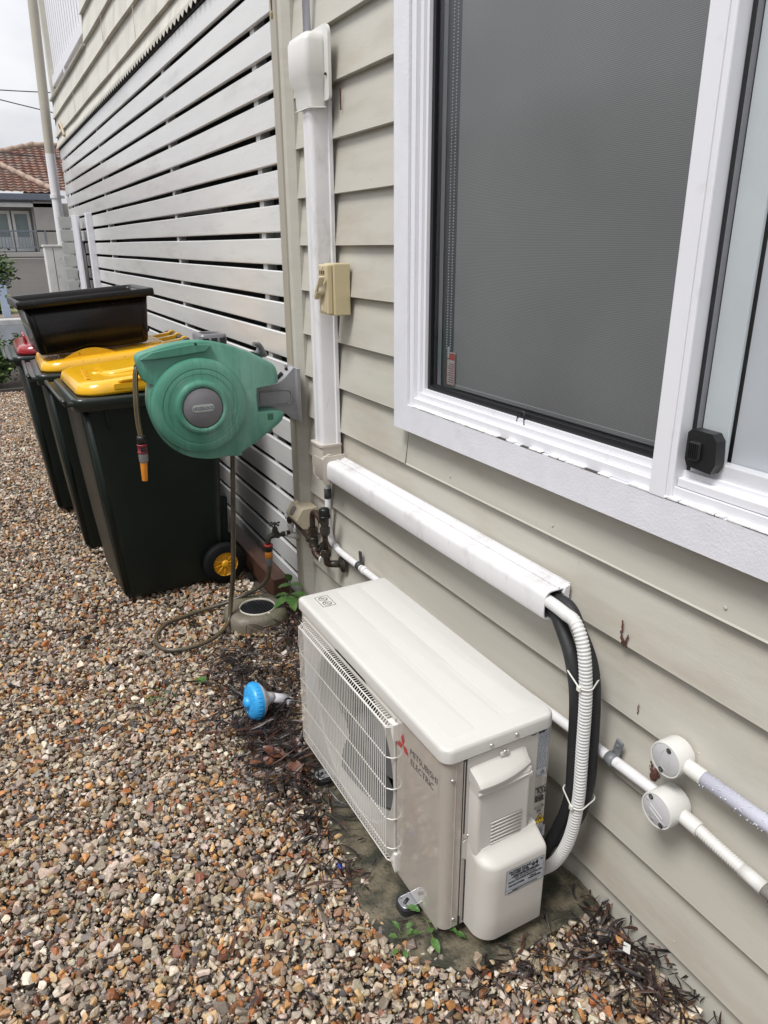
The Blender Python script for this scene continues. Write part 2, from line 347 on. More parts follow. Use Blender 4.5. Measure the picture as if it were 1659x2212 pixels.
cluster(-.475, 1.93, .055, .16, 620, .035, xr=(-.75, -.41)); cluster(-.415, 2.03, .03, .03, 80, .06, .03, .08); cluster(-.45, 2.25, .05, .16, 230, .03); cluster(-.30, 2.28, .11, .16, 330, .02); cluster(-.14, 2.5, .06, .12, 330, .02); cluster(-.12, 2.80, .03, .04, 60, .01); cluster(-.42, 2.48, .05, .05, 60, .012)
cluster(-.50, 1.72, .05, .10, 170, .03, xr=(-.75, -.41)); cluster(-.53, 1.45, .03, .08, 60, .02); cluster(-.50, 1.30, .015, .025, 40, .018, .015, .05)
cluster(-.08, .84, .05, .04, 110, .018, .02, .07); cluster(-.03, .72, .035, .09, 130, .018, .02, .08); cluster(-.10, .68, .06, .08, 75, .014, .02, .07); cluster(-.02, .92, .02, .03, 40, .015, .02, .05); cluster(-.28, .90, .06, .02, 60, .01, .02, .05)
cluster(-.75, 1.9, .2, .6, 60, .012, .02, .07); cluster(-.40, 2.95, .1, .12, 40, .015, .02, .06); cluster(-.56, 2.33, .05, .05, 40, .015); cluster(-.85, 3.0, .06, .06, 30, .01)
cluster(-.95, 2.2, .1, .1, 14, .01); cluster(-.62, 2.05, .05, .04, 26, .015); cluster(-.3, .88, .1, .03, 30, .01, .02, .05); cluster(-.7, 1.3, .3, .4, 50, .008, .015, .05); cluster(-.9, 3.2, .2, .5, 60, .008, .02, .05)
leaves('leaf_litter', sp, litterm, LP, rs, label='dark wet dead leaves drifted against the air conditioner and wall')
tw = G()
for _ in range(70):
    x, y = (rs.normal(-.53, .07), rs.normal(1.85, .3)) if rs.uniform() < .6 else (rs.normal(-.13, .09), rs.normal(.8, .12))
    if x > -.015 or (x > -.42 and y > 1.0 and y < 1.85): continue
    a = rs.uniform(0, 6.3); l = rs.uniform(.04, .12); c = rs.normal(0, .02)
    z0 = .014+rs.uniform(0, .02); P = [(x+math.cos(a)*l*t-math.sin(a)*c*math.sin(t*3), y+math.sin(a)*l*t+math.cos(a)*c*math.sin(t*3), z0+.02*t*rs.uniform(0, 1)) for t in (0, .33, .66, 1)]
    P = [(min(p[0], -.006), p[1], p[2]) for p in P]; tw.tube(P, [.0013, .0011, .0009, .0005], 5)
obj('twigs', tw, M('dark_twig', (.03, .02, .015), .6), label='thin dark twigs scattered through the leaf litter', kind='stuff')
# reddish single leaves
def fallen(x, y, z, L_, W, az, colr, label, tilt=.1):
    m = M('fallen_leaf_'+label[:5].strip(), colr, .38, .25, 40, .4, 120)
    g = G(); n = 8; V = []; F = []
    for i in range(n+1):
        t = i/n; wv = W*math.sin(math.pi*min(1, t*.95+.02))**.75
        for s_ in (-1, -.5, 0, .5, 1):
            lx = L_*(t-.5); ly = s_*wv; lz = .006*abs(s_)+.008*math.sin(t*3)+tilt*lx+.004*math.sin(9*t+s_)
            V.append((x+lx*math.cos(az)-ly*math.sin(az), y+lx*math.sin(az)+ly*math.cos(az), z+lz))
    for i in range(n):
        for j in range(4): a = i*5+j; F.append((a, a+5, a+6, a+1))
    g.faces(V, F, True); g.tube([(x-L_*.5*math.cos(az), y-L_*.5*math.sin(az), z-tilt*L_*.5), (x-L_*.68*math.cos(az), y-L_*.68*math.sin(az), z)], .0009, 5)
    return obj('fallen_leaf', g, m, label=label, cat='leaf', group='large leaves fallen on the gravel')
fallen(-.555, 1.78, .028, .085, .016, 2.9, (.15, .055, .028), 'russet broad leaf left of the air conditioner, pointing along the litter')
fallen(-.515, 1.80, .034, .085, .022, 2.2, (.10, .035, .02), 'darker red-brown leaf overlapping the russet one')
fallen(-.485, 1.70, .03, .07, .022, 1.2, (.14, .06, .035), 'brown veined leaf nearest the mounting foot of the fan side')
fallen(-.440, 1.80, .028, .06, .014, 1.4, (.06, .022, .014), 'maroon leaf standing against the fan grille', .5)
# ---------------------------------------------------------------- house
house = root('weatherboard_house', (0, 0, 0), 'cream weatherboard house wall with white framed sliding window', 'house')
PITCH, Z0 = .15983, 1.98534
WY0, WY1, WZ0, WZ1 = -.55, 1.91, .99, 2.42     # architrave outline
def boards(z_of, ks, spans_of, x_off, th, step=.09, amp=.0013):
    g = G(); V = []; F = []
    for k in ks:
        zb, zt = z_of(k), z_of(k-1)
        for (ya, yb) in spans_of(zb, zt):
            n = max(2, int((yb-ya)/step)); base = len(V)
            prof = [(x_off+.0225, zt+.014), (x_off+.0005, zb+.004), (x_off, zb+.0015), (x_off+.0012, zb), (x_off+th, zb)]
            for i in range(n+1):
                y = ya+(yb-ya)*i/n; j = mnoise.noise(Vector((y*2.3, k*7.1, x_off*50)))*amp; jz = mnoise.noise(Vector((y*1.7, k*3.3, 9)))*amp*1.3
                for p in prof: V.append((p[0]+j, y, p[1]+jz))
            m = len(prof)
            for i in range(n):
                for q in range(m-1): a = base+i*m+q; F.append((a, a+1, a+m+1, a+m))
    g.faces(V, F); return g
def spans(zb, zt):
    if zt <= WZ0+.004 or zb >= WZ1-.004: return [(-1.6, 2.708)]
    if zb >= WZ0-.002 and zt <= WZ1+.002: return [(WY1-.012, 2.708), (-1.6, WY0+.012)]
    return [(WY1-.012, 2.708), (-1.6, WY0+.012)]
g = boards(lambda k: Z0-PITCH*k, range(-9, 14), spans, 0., .026)
# board halves behind the architrave top and bottom rows
for k in range(-9, 14):
    zb, zt = Z0-PITCH*k, Z0-PITCH*(k-1)
    if zb < WZ0 < zt: g.prism([(.0035, zb+.004), (.0012, zb), (.022, zb), (.022, WZ0+.02), (.0035+.0165*(WZ0+.02-zb)/PITCH, WZ0+.02)], 'y', WY0+.012, WY1-.0125)
    if zb < WZ1 < zt: g.prism([(.0165*(WZ1-zb)/PITCH, WZ1-.02), (.03, WZ1-.02), (.03, zt), (.0165, zt)], 'y', WY0+.012, WY1-.0125)
for k in range(-1, 13):
    for yn in (2.62, 2.12, 1.66, 1.21, .74):
        zn = Z0-PITCH*k+.026
        if zn > .05 and not (yn < WY1 and zn > WZ0-.03): g.ball((.0042, yn+.01*math.sin(k*3+yn*9), zn), .0042, (.28, 1, 1), 8)
wall = obj('wall', g, cream, house)
g = G(); g.box(.024, .05, 1.88, 2.76, -.05, 3.6); g.box(.024, .05, -1.6, 1.88, -.05, .975); g.box(.024, .05, -1.6, 1.88, 2.43, 3.6); g.box(.024, .05, -1.6, -.5, .975, 2.43)
obj('wall_lining', g, dark_in, house)
# corner trim
g = G(); g.prism([(-.04, 2.722), (.0, 2.708), (.045, 2.708), (.045, 2.800), (-.028, 2.800), (-.04, 2.776)], 'z', .045, 3.5, bevel=.003, seg=1)
obj('corner_trim', g, olive, house)
g = G(); g.prism([(.0, 2.690), (.022, 2.690), (.022, 2.709), (-.034, 2.7205), (-.026, 2.708)], 'z', .045, 3.5, bevel=.002, seg=1)
obj('corner_stop', g, cream, house)
g = G(); g.tube([(-.0385, 2.752, 2.52), (-.0395, 2.750, 2.38), (-.0385, 2.753, 2.25)], [.007, .0085, .004], 8); g.ball((-.040, 2.753, 2.245), .008, (.7, 1, 1.6), 10)
obj('trim_stain', g, M('rust_foam', (.32, .21, .06), .7, .4, 30, .8, 60, dirt=(.05, .025, .015, .9), dsc=20, dlo=.45, dhi=.6), house, label='yellow brown blob of old filler running down the corner trim')
# upper cladding above the slats
def spans2(zb, zt):
    if zb > 3.0: return [(2.80, 6.99)]
    return [(2.80, 9.72)]
def up_boards():
    g = G(); V = []; F = []
    for k in range(-1, 8):
        zb, zt = 2.632+.187*k, 2.632+.187*(k+1)
        if k == -1: zb = 2.540
        ya, yb = (2.80, 9.72) if zb < 3.0 else (2.80, 6.98)
        n = int((yb-ya)/.25); base = len(V); prof = [(.012, zt+.02), (-.018, zb+.005), (-.020, zb), (.02, zb)]
        for i in range(n+1):
            y = ya+(yb-ya)*i/n; j = mnoise.noise(Vector((y*1.3, k*7.1, 3)))*.005; jz = mnoise.noise(Vector((y*.8, k*3.3, 9)))*.012
            if k == -1: jz = 0
            for p in prof: V.append((p[0]+j, y, p[1]+jz))
        for i in range(n):
            for q in range(3): a = base+i*4+q; F.append((a, a+1, a+5, a+4))
    g.faces(V, F)
    for yb_, zb in ((5.05, 2.64), (4.36, 2.827), (6.1, 2.827), (7.9, 2.64)): g.box(-.0195, -.016, yb_, yb_+.004, zb, zb+.17)
    return g
obj('upper_wall', up_boards(), cream_old, house)
# toothed lower edge (corrugated flashing)
g = G(); yy = 2.80; V = []; F = []
while yy < 9.7:
    b = len(V); p = .078
    for (dy, z) in ((0, 2.509), (.5*p, 2.534), (p, 2.509)): V += [(-.0215, yy+dy, z), (-.0215, yy+dy, 2.543), (-.0195, yy+dy, z), (-.0195, yy+dy, 2.543)]
    for q in (0, 4): F += [(b+q, b+q+4, b+q+5, b+q+1), (b+q, b+q+2, b+q+6, b+q+4)]
    yy += p
g.faces(V, F); obj('toothed_flashing', g, cream_old, house)
g = G(); g.box(-.006, .03, 2.81, 9.68, 2.507, 2.540); g.box(.03, .06, 2.8, 9.7, 2.5, 3.0); g.box(.03, .06, 2.8, 6.98, 3.0, 4.2); g.box(.5, .54, 2.76, 9.9, -.1, 2.6); g.box(.0, 2.6, 9.66, 9.70, 2.45, 3.0); g.box(.05, .5, 2.76, 9.7, 2.56, 2.60); g.box(.05, .5, 9.60, 9.64, -.1, 2.5); g.box(.05, .5, 2.80, 2.84, -.1, 2.5)  # near-black strip behind the teeth and sheets stand in for shade under the house
obj('under_house_shade', g, dark_in, house)
g = G()
for z, y0, y1 in ((1.86, 3.1, 5.6), (1.50, 2.9, 4.3), (2.07, 4.8, 6.8), (1.66, 5.0, 7.6)): g.box(.40, .44, y0, y1, z, z+.05, mat=Matrix.Rotation(0.01, 4, 'X'))
obj('floor_joist', g, M('pale_lit_joist', (.35, .33, .3), .8, .3), house)  # pale colour stands in for light reaching the beams from the far side
# verandah balustrade at the far end
g = G(); y = 7.10; X = .03
while y < 9.5: g.box(X, X+.02, y, y+.09, 3.20, 4.3); y += .15
bal = obj('balustrade', g, alum, house)
g = G(); g.box(.012, .07, 7.0, 9.56, 3.11, 3.20, .004); g.box(.012, .06, 8.5, 8.56, 3.03, 3.11); obj('bottom_rail', g, whitem, bal)
g = G(); g.box(-.01, .08, 9.56, 9.66, 3.0, 4.4, .004); obj('verandah_post', g, cream_old, house)
g = G(); g.box(-.005, .03, 6.985, 7.03, 3.0, 4.4, .003); obj('verandah_post', g, cream_old, house)
g = G(); g.box(.08, .12, 7.0, 9.6, 3.03, 3.16); obj('verandah_floor', g, M('red_brown_floor', (.16, .09, .08), .7), house)
g = G(); g.prism([(-.03, 3.005), (.09, 3.03), (.09, 3.0), (-.025, 2.99)], 'y', 7.0, 9.7); obj('verandah_sill', g, cream_old, house)
# ---- window (sub-parts under the window part)
winx = .0
g = G()
AX0 = -.032
def frame_rect(g, x0, x1, y0, y1, z0, z1, w, bev=.003, wb=None):
    wb = w if wb is None else wb
    g.prism([(y0, z0), (y1, z0), (y1-w, z0+wb), (y0+w, z0+wb)], 'x', x0, x1, bev, 1); g.prism([(y0, z1), (y1, z1), (y1-w, z1-w), (y0+w, z1-w)], 'x', x0, x1, bev, 1)
    g.prism([(y0, z0), (y0, z1), (y0+w, z1-w), (y0+w, z0+wb)], 'x', x0, x1, bev, 1); g.prism([(y1, z0), (y1, z1), (y1-w, z1-w), (y1-w, z0+wb)], 'x', x0, x1, bev, 1)
frame_rect(g, AX0, .024, WY0, WY1, WZ0, WZ1, .078)
win = obj('window', g, whitem, house)
g = G(); fy1, fz0 = WY1-.079, WZ0+.079
# aluminium outer frame: stepped rails
def rail(g, y0, y1, z0, z1, w, x0, x1, wb=None): frame_rect(g, x0, x1, y0, y1, z0, z1, w, .0012, wb)
rail(g, WY0+.079, fy1, fz0, WZ1-.079, .022, -.024, .06); rail(g, WY0+.101, fy1-.0225, fz0+.0225, WZ1-.101, .016, -.012, .055); rail(g, WY0+.117, fy1-.039, fz0+.039, WZ1-.117, .012, -.004, .05)
g.box(-.030, .03, .868, .916, fz0-.004, WZ1-.08, .003); g.box(-.0335, -.030, .880, .9165, fz0-.002, WZ1-.08, .001)
# right sash sill rails
g.box(-.019, .0, WY0+.1, .867, fz0+.023, fz0+.040, .002); g.box(.004, .028, WY0+.1, .867, fz0+.048, fz0+.078, .002)
obj('frame', g, alum, win)
gk = M('window_gasket', (.01, .01, .012), .4)
g = G(); rail(g, .905, fy1-.051, fz0+.051, WZ1-.129, .013, .006, .03); g.box(.001, .005, .861, .867, fz0+.04, WZ1-.1); g.box(.0, .012, WY0+.13, .85, fz0+.0405, fz0+.047)
g.box(.004, .03, .905, 1.77, fz0+.05, fz0+.062)
obj('gasket', g, gk, win)
# glass panes (thin sheets), blinds behind
def glassmat(name, col, rough=.13, mixv=.35):
    m = bpy.data.materials.new(name); m.use_nodes = True; t = m.node_tree; t.nodes.clear(); K = t.links.new
    o = N(t, 'ShaderNodeOutputMaterial'); tr = N(t, 'ShaderNodeBsdfTransparent'); tr.inputs[0].default_value = (*col, 1); gl = N(t, 'ShaderNodeBsdfGlossy'); gl.inputs['Roughness'].default_value = rough
    lw = N(t, 'ShaderNodeLayerWeight'); lw.inputs[0].default_value = .5; p5 = N(t, 'ShaderNodeMath', operation='POWER'); p5.inputs[1].default_value = 5.; K(lw.outputs['Facing'], p5.inputs[0]); fr = N(t, 'ShaderNodeMath', operation='MULTIPLY_ADD'); fr.inputs[1].default_value = .9; fr.inputs[2].default_value = .06; K(p5.outputs[0], fr.inputs[0]); ms = N(t, 'ShaderNodeMixShader'); K(fr.outputs[0], ms.inputs[0]); K(tr.outputs[0], ms.inputs[1]); K(gl.outputs[0], ms.inputs[2]); K(ms.outputs[0], o.inputs[0]); return m
gm = glassmat('pane_glass', (.93, .935, .935))
def PANE(g):
    g.bm.normal_update()
    for f in g.bm.faces:
        if f.normal.x > 0: f.normal_flip()
g = G(); g.faces([(.012, .913, fz0+.055), (.012, .913, WZ1-.13), (.012, fy1-.055, WZ1-.13), (.012, fy1-.055, fz0+.055)], [(3, 2, 1, 0)]); PANE(g); obj('glass_pane', g, gm, win)
g = G(); g.faces([(.004, WY0+.12, fz0+.046), (.004, WY0+.12, WZ1-.13), (.004, .859, WZ1-.13), (.004, .859, fz0+.046)], [(3, 2, 1, 0)]); PANE(g); obj('glass_pane', g, gm, win)
def weave(name, c1, c2, fr=420., rough=.7):
    m = bpy.data.materials.new(name); m.use_nodes = True; t = m.node_tree; K = t.links.new; b = t.nodes['Principled BSDF']; tc = N(t, 'ShaderNodeTexCoord')
    wv = N(t, 'ShaderNodeTexWave', bands_direction='Z'); wv.inputs['Scale'].default_value = fr; wv.inputs['Distortion'].default_value = .0
    K(tc.outputs['Object'], wv.inputs['Vector']); nz = N(t, 'ShaderNodeTexNoise'); nz.inputs['Scale'].default_value = 3; K(tc.outputs['Object'], nz.inputs['Vector'])
    mx = N(t, 'ShaderNodeMix', data_type='RGBA'); mx.inputs[6].default_value = (*c1, 1); mx.inputs[7].default_value = (*c2, 1); K(wv.outputs[0], mx.inputs[0])
    m2 = N(t, 'ShaderNodeMix', data_type='RGBA', blend_type='MULTIPLY'); m2.inputs[0].default_value = .35; K(mx.outputs[2], m2.inputs[6]); K(nz.outputs[0], m2.inputs[7]); K(m2.outputs[2], b.inputs['Base Color']); b.inputs['Roughness'].default_value = rough; return m
g = G(); g.box(.030, .032, .88, 1.688, fz0+.075, WZ1-.1); g.box(.028, .034, .88, 1.69, fz0+.066, fz0+.078, .002)
obj('blind', g, weave('dark_blind_weave', (.125, .129, .132), (.225, .230, .234), 95), win, label='dark grey woven roller blind behind the left pane')
g = G(); g.box(.030, .032, WY0+.1, .800, fz0+.07, WZ1-.1)
obj('blind', g, weave('pale_blind_weave', (.64, .67, .71), (.67, .70, .74), 130), win, label='pale grey roller blind behind the right pane')
g = G(); g.box(.052, .058, WY0, WY1, WZ0, WZ1); obj('room_lining', g, M('dim_room', (.05, .055, .06), .9), win)
g = G(); g.box(.016, .024, .803, .858, fz0+.04, WZ1-.1, .002); g.box(.017, .024, WY0+.1, .803, fz0+.048, fz0+.075, .002); obj('inner_sash', g, M('inner_sash_paint', (.58, .62, .64), .4), win)
g = G()
for yb in (1.715, 1.698):
    z = 1.24
    while z < 2.3: g.ball((.026, yb, z), .0022, (1, 1, 1), 6); z += .0072
g.box(.024, .027, 1.700, 1.709, 1.215, 1.245, .001)
obj('blind_chain', g, M('chain_plastic', (.26, .27, .28), .4), win)
g = G(); g.box(.0255, .027, 1.672, 1.712, 1.142, 1.232, .0005); tg = obj('warning_tag', g, M('tag_paper', (.26, .25, .25), .5), win)
redm = M('tag_red', (.26, .04, .035), .5)
g = G(); g.box(.0249, .0254, 1.6735, 1.7105, 1.212, 1.229)
for z in (1.1435,): g.box(.0249, .0254, 1.6725, 1.7115, z, z+.001)
for y in (1.6725, 1.7105): g.box(.0249, .0254, y, y+.001, 1.1435, 1.212)
obj('tag_border', g, redm, win)
g = G()
for i in range(9): g.box(.0249, .0254, 1.677, 1.707-.004*((i*7) % 3), 1.150+i*.0062, 1.1522+i*.0062)
obj('tag_print', g, M('tag_ink', (.18, .08, .08), .6), win)
# latch and clip
g = G(); g.prism([(.792, 1.150), (.800, 1.132), (.850, 1.136), (.856, 1.148), (.856, 1.196), (.848, 1.203), (.806, 1.202), (.796, 1.19)], 'x', -.022, .001, .004, 2)
g.box(-.030, -.020, .822, .846, 1.150, 1.184, .004)
for i in range(5): g.box(-.032, -.029, .826+i*.004, .8275+i*.004, 1.153, 1.181)
obj('latch', g, black, win)
g = G(); g.tube([(-.003, 1.357, 1.112), (-.003, 1.353, 1.138), (-.003, 1.333, 1.138), (-.003, 1.329, 1.108)], .0024, 6); obj('screen_clip', g, black, win)
g = G()
yv = 1.80
while yv > -.4:
    l = random.uniform(.01, .05)
    if random.random() < .75: g.box(AX0-.0012, AX0+.012+random.random()*.004, yv-l, yv, WZ0+.0785, WZ0+.0805+random.random()*.0016)
    yv -= l+random.random()*.006
obj('paint_flakes', g, M('flaking_white_paint', (.8, .8, .8), .6, .3, 60), win)
g = G(); yv = 1.82
while yv > -.4:
    l = random.uniform(.015, .09)
    if random.random() < .55: g.box(AX0-.0006, AX0+.010, yv-l, yv, WZ0+.0770, WZ0+.0788)
    yv -= l+random.random()*.05
obj('sill_crack', g, M('sill_dirt', (.05, .045, .04), .9), win)
# ---------------------------------------------------------------- slat screen
scr = root('slat_screen', (.01, 2.8, 0), 'long white horizontal slat screen enclosing the space under the house', 'screen')
g = G()
for j in range(21):
    zt = 2.506-.12165*j; zb = zt-.0995
    y1 = 9.66-(.02*(j % 3)) if j < 8 else 8.62
    n = 24; V = []; F = []; prof = [(.004, zb), (-.0, zb+.004), (-.0, zt-.004), (.004, zt), (.013, zt), (.013, zb)]
    y0 = 2.788
    for i in range(n+1):
        y = y0+(y1-y0)*i/n; dx = mnoise.noise(Vector((y*.9, j*5.3, 1)))*.0018; dz = mnoise.noise(Vector((y*.6, j*4.1, 7)))*.0022
        for p in prof: V.append((p[0]+dx, y, p[1]+dz))
    m = 6
    for i in range(n):
        for q in range(m): a = i*m+q; b = i*m+(q+1) % m; F.append((a, b, b+m, a+m))
    F.append(tuple(range(m))); F.append(tuple(n*m+q for q in range(m))[::-1]); g.faces(V, F)
obj('slat_panel', g, slatm, scr)
for yb in (3.10, 4.60, 7.03, 9.15):
    g = G(); g.box(.0155, .060, yb, yb+.05, .02, 2.505, .002); obj('batten', g, M('batten_paint', (.60, .60, .59), .5), scr)
g = G(); g.box(-.055, .0, 7.86, 7.95, 0, 1.80, .004); obj('gate_stop_post', g, whitem, scr)
# short slat gate standing square to the screen
gate = root('slat_gate', (-.12, 8.6, 0), 'short grey-white slat gate leaf standing open beside the downpipe', 'gate')
gatem = M('grey_gate_paint', (.36, .37, .345), .35, .12, 12, .3, 60, drops=.4, dropsc=40)
g = G()
for i in range(14):
    zt = 1.785-.124*i
    if zt > .1: g.box(-.225, -.10, 8.59, 8.612, zt-.105, zt, .002)
obj('board_panel', g, gatem, gate)
g = G(); g.box(-.105, -.035, 8.50, 8.589, .02, 1.80, .003); g.box(-.099, -.085, 8.25, 8.5, .02, 1.79)
obj('gate_frame', g, whitem, gate)
g = G(); g.tube([(-.12, 8.57, 1.10), (-.10, 8.56, 1.16), (-.115, 8.55, 1.21), (-.11, 8.55, 1.27)], .006, 6); obj('latch_cord', g, black, gate)
mb = root('white_meter_box', (-.25, 9.1, 0), 'weathered white box post with a vertical door seam beyond the bins', 'box')
g = G(); g.box(-.365, -.10, 9.0, 9.2, 0, 1.50, .006); g.box(-.375, -.09, 8.99, 9.21, 1.50, 1.52, .003); obj('cabinet', g, M('weathered_white', (.68, .68, .67), .5, .08, 10, dirt=(.3, .28, .26, .7), dsc=9, dlo=.6, dhi=.7), mb)
g = G(); g.box(-.285, -.280, 8.9985, 9.0, .1, 1.49); obj('door_seam', g, black, mb)
# big drain pipe
dp = root('downpipe', (-.07, 10, 0), 'thick downpipe at the far corner, tan above and white below', 'pipe')
g = G(); g.cyl((-.07, 10, 2.49), (.0, 10.0, 4.6), .052, 24); obj('upper_pipe', g, M('tan_pipe_paint', (.40, .37, .31), .4, .05), dp)
g = G(); g.cyl((-.085, 10, 0.0), (-.07, 10, 2.50), .053, 24); g.cyl((-.0775, 10, 2.03), (-.0773, 10, 2.07), .060, 24); g.box(-.07, .02, 9.98, 10.02, 2.03, 2.06); obj('lower_pipe', g, pvc, dp)
tp = root('conduit_pair', (.08, 9.8, 0), 'thin white and tan conduits running down beside the thick downpipe', 'conduit')
g = G(); g.tube([(.09, 9.85, 4.5), (.075, 9.85, 3.0), (.045, 9.85, 2.3), (.02, 9.85, 1.2)], .012, 10); obj('white_conduit', g, pvc, tp)
g = G(); g.tube(cat([(.055, 9.8, 3.02), (.06, 9.8, 2.85), (.075, 9.78, 2.68), (.09, 9.72, 2.63), (.03, 9.4, 2.64), (-.03, 9.1, 2.70), (-.03, 8.95, 2.66), (-.025, 8.85, 2.56)], 5), .014, 10)
g.box(.03, .09, 9.76, 9.83, 2.90, 2.93); g.box(.04, .10, 9.76, 9.83, 2.74, 2.77); obj('tan_conduit', g, M('tan_plastic', (.45, .36, .26), .5), tp)
# ---------------------------------------------------------------- timber beam
g = G(); g.box(-.132, -.058, 2.848, 7.6, .008, .102, .004, 2); g.jitter(.002, 6)
beamm = M('wet_red_timber', (.070, .032, .020), .4, .4, 6, .7, 40, (14, 1, 14), dirt=(.03, .018, .014, .8), dsc=5, dlo=.45, dhi=.65, bdist=.004)
obj('timber_sleeper', g, beamm, label='dark red wet timber sleeper on the ground below the slats', cat='sleeper')
# ---------------------------------------------------------------- drain
stone = M('mossy_concrete', (.16, .14, .105), .5, .25, 14, .7, 70, dirt=(.07, .07, .035, .8), dsc=7, dlo=.5, dhi=.65, bdist=.004)
dr = root('floor_drain', (-.25, 2.73, 0), 'rounded concrete surround with a round black grate', 'drain')
g = G(); A = rrect(-.375, -.125, 2.625, 2.875, .09, 8)
def loft(g, rings, smooth=True, cap=True):
    V = []; F = []; n = len(rings[0])
    for r in rings: V += r
    for k in range(len(rings)-1):
        for j in range(n): F.append((k*n+j, k*n+(j+1) % n, (k+1)*n+(j+1) % n, (k+1)*n+j))
    t = bmesh.new(); VV = [t.verts.new(v) for v in V]
    for f in F: ff = t.faces.new([VV[i] for i in f]); ff.smooth = smooth
    if cap: t.faces.new([VV[i] for i in range(n)][::-1]); t.faces.new([VV[(len(rings)-1)*n+i] for i in range(n)])
    bmesh.ops.recalc_face_normals(t, faces=t.faces); me = bpy.data.meshes.new('tmp'); t.to_mesh(me); t.free(); g.bm.from_mesh(me); bpy.data.meshes.remove(me)
def scaled(P, s, cx, cy, z): return [(cx+(x-cx)*s, cy+(y-cy)*s, z) for x, y in P]
cx_, cy_ = -.25, 2.745
def circ(r, z, n=36): return [(cx_+.002+r*math.cos(2*math.pi*k/n), cy_-.012+r*math.sin(2*math.pi*k/n), z) for k in range(n)]
def polar(P, n=36):
    # resample outline by angle
    out = []
    for k in range(n):
        a = 2*math.pi*k/n; best = None
        for i in range(len(P)):
            p, q = Vector(P[i]), Vector(P[(i+1) % len(P)]); d = Vector((math.cos(a), math.sin(a))); e = q-p; c = Vector((cx_, cy_))
            den = d.x*e.y-d.y*e.x
            if abs(den) < 1e-9: continue
            w_ = p-c; t_ = (w_.x*e.y-w_.y*e.x)/den; u_ = (w_.x*d.y-w_.y*d.x)/den
            if t_ > 0 and -1e-6 <= u_ <= 1+1e-6: best = max(best or 0, t_)
        out.append((c.x+best*math.cos(a), c.y+best*math.sin(a)))
    return out
B = polar([(x+mnoise.noise(Vector((x*9, y*9, 0)))*.012, y+mnoise.noise(Vector((x*9, y*9, 5)))*.012) for x, y in A])
loft(g, [scaled(B, 1.04, cx_, cy_, -.02), scaled(B, 1.03, cx_, cy_, .012), scaled(B, .99, cx_, cy_, .034), scaled(B, .90, cx_, cy_, .046), scaled(B, .78, cx_, cy_, .050), circ(.078, .050), circ(.076, .030)], cap=False)
g.jitter(.0025, 25); obj('surround', g, stone, dr)
g = G(); g.lathe([(.0725, .047), (.0725, .0525), (.0745, .0545), (.0765, .053), (.0765, .047)], (cx_+.002, cy_-.012, 0), (0, 0, 1), 48); obj('rim_ring', g, M('cream_ring', (.55, .52, .44), .4), dr)
g = G(); 
for i in range(-6, 7):
    h = math.sqrt(max(0, .0722**2-(i*.0115)**2)); c = (cx_+.002+i*.0115, cy_-.012)
    g.box(c[0]-.0018, c[0]+.0018, c[1]-h, c[1]+h, .040, .047)
    c = (cx_+.002, cy_-.012+i*.0115); g.box(c[0]-h, c[0]+h, c[1]-.0018, c[1]+.0018, .0405, .0465)
g.lathe([(0, .005), (.0725, .005)], (cx_+.002, cy_-.012, 0), (0, 0, 1), 32); obj('grate', g, M('black_grate', (.014, .015, .017), .35), dr)
g = G(); 
for a, b in ((-.205, 2.815), (-.222, 2.658)): g.ball((a, b, .050), .006, (1, 1.3, .4), 8)
obj('paint_spots', g, M('pale_spot', (.5, .45, .38), .6), dr)
# ---------------------------------------------------------------- line cover ducting
duct = root('pipe_cover_trunking', (-.04, 2.42, .7), 'white plastic trunking running down the wall then turning along it to the air conditioner', 'trunking')
def dsec(y0, y1, d=.072): # profile in (x,y) of the vertical run: flat back, rounded front, small lips
    return [(.0, y0-.006), (.0, y1+.006), (-.012, y1+.006), (-.015, y1)]+[(-d+.014-.014*math.sin(R(a)), y1-.014+.014*math.cos(R(a))) for a in (0, 30, 60, 90)]+[(-d-.001, (y0+y1)/2+.012), (-d+.0015, (y0+y1)/2+.006), (-d-.001, (y0+y1)/2)]+[(-d+.014-.014*math.cos(R(a)), y0+.014-.014*math.sin(R(a))) for a in (0, 30, 60, 90)]+[(-.015, y0), (-.012, y0-.006)]
g = G(); g.prism(dsec(2.378, 2.452), 'z', .80, 1.935); obj('vertical_cover', g, pvc, duct, autos=35)
# horizontal run, open hollow near end
g = G(); zt_, zb_ = .772, .700
outer = [(-.002, zt_+.004), (-.012, zt_+.004), (-.014, zt_-.001)]+[(-.055-.017*math.sin(R(a)), zt_-.018+.017*math.cos(R(a))) for a in (0, 30, 60, 90)]+[(-.0722, (zt_+zb_)/2)]+[(-.060-.012*math.cos(R(a)), zb_+.012-.012*math.sin(R(a))) for a in (0, 45, 90)]+[(-.014, zb_), (-.002, zb_-.004)]
inner = [(x+(.0025 if x < -.03 else 0), z+(-.0025 if z > .73 else .0025)) for x, z in outer]
V = []; F = []; n = len(outer)
for y in (2.39, 1.135):
    V += [(x, y, z) for x, z in outer]; V += [(x, y, z) for x, z in inner]
for j in range(n-1):
    F += [(j, j+1, 2*n+j+1, 2*n+j), (n+j, 3*n+j, 3*n+j+1, n+j+1), (2*n+j, 2*n+j+1, 3*n+j+1, 3*n+j), (j, n+j, n+j+1, j+1)]
g.faces(V, F, True); g.tube([(-.030, 2.38, zt_+.0015), (-.030, 1.136, zt_+.0015)], .0022, 6)
g.box(-.003, -.0005, 1.134, 2.39, zb_-.01, zt_+.008)
g.prism([(-.004, zt_+.006), (-.004, zt_-.03), (-.016, zt_-.027), (-.021, zt_-.012), (-.016, zt_+.002)], 'y', 1.130, 1.140, .0015, 1)
obj('horizontal_cover', g, pvc, duct, autos=35)
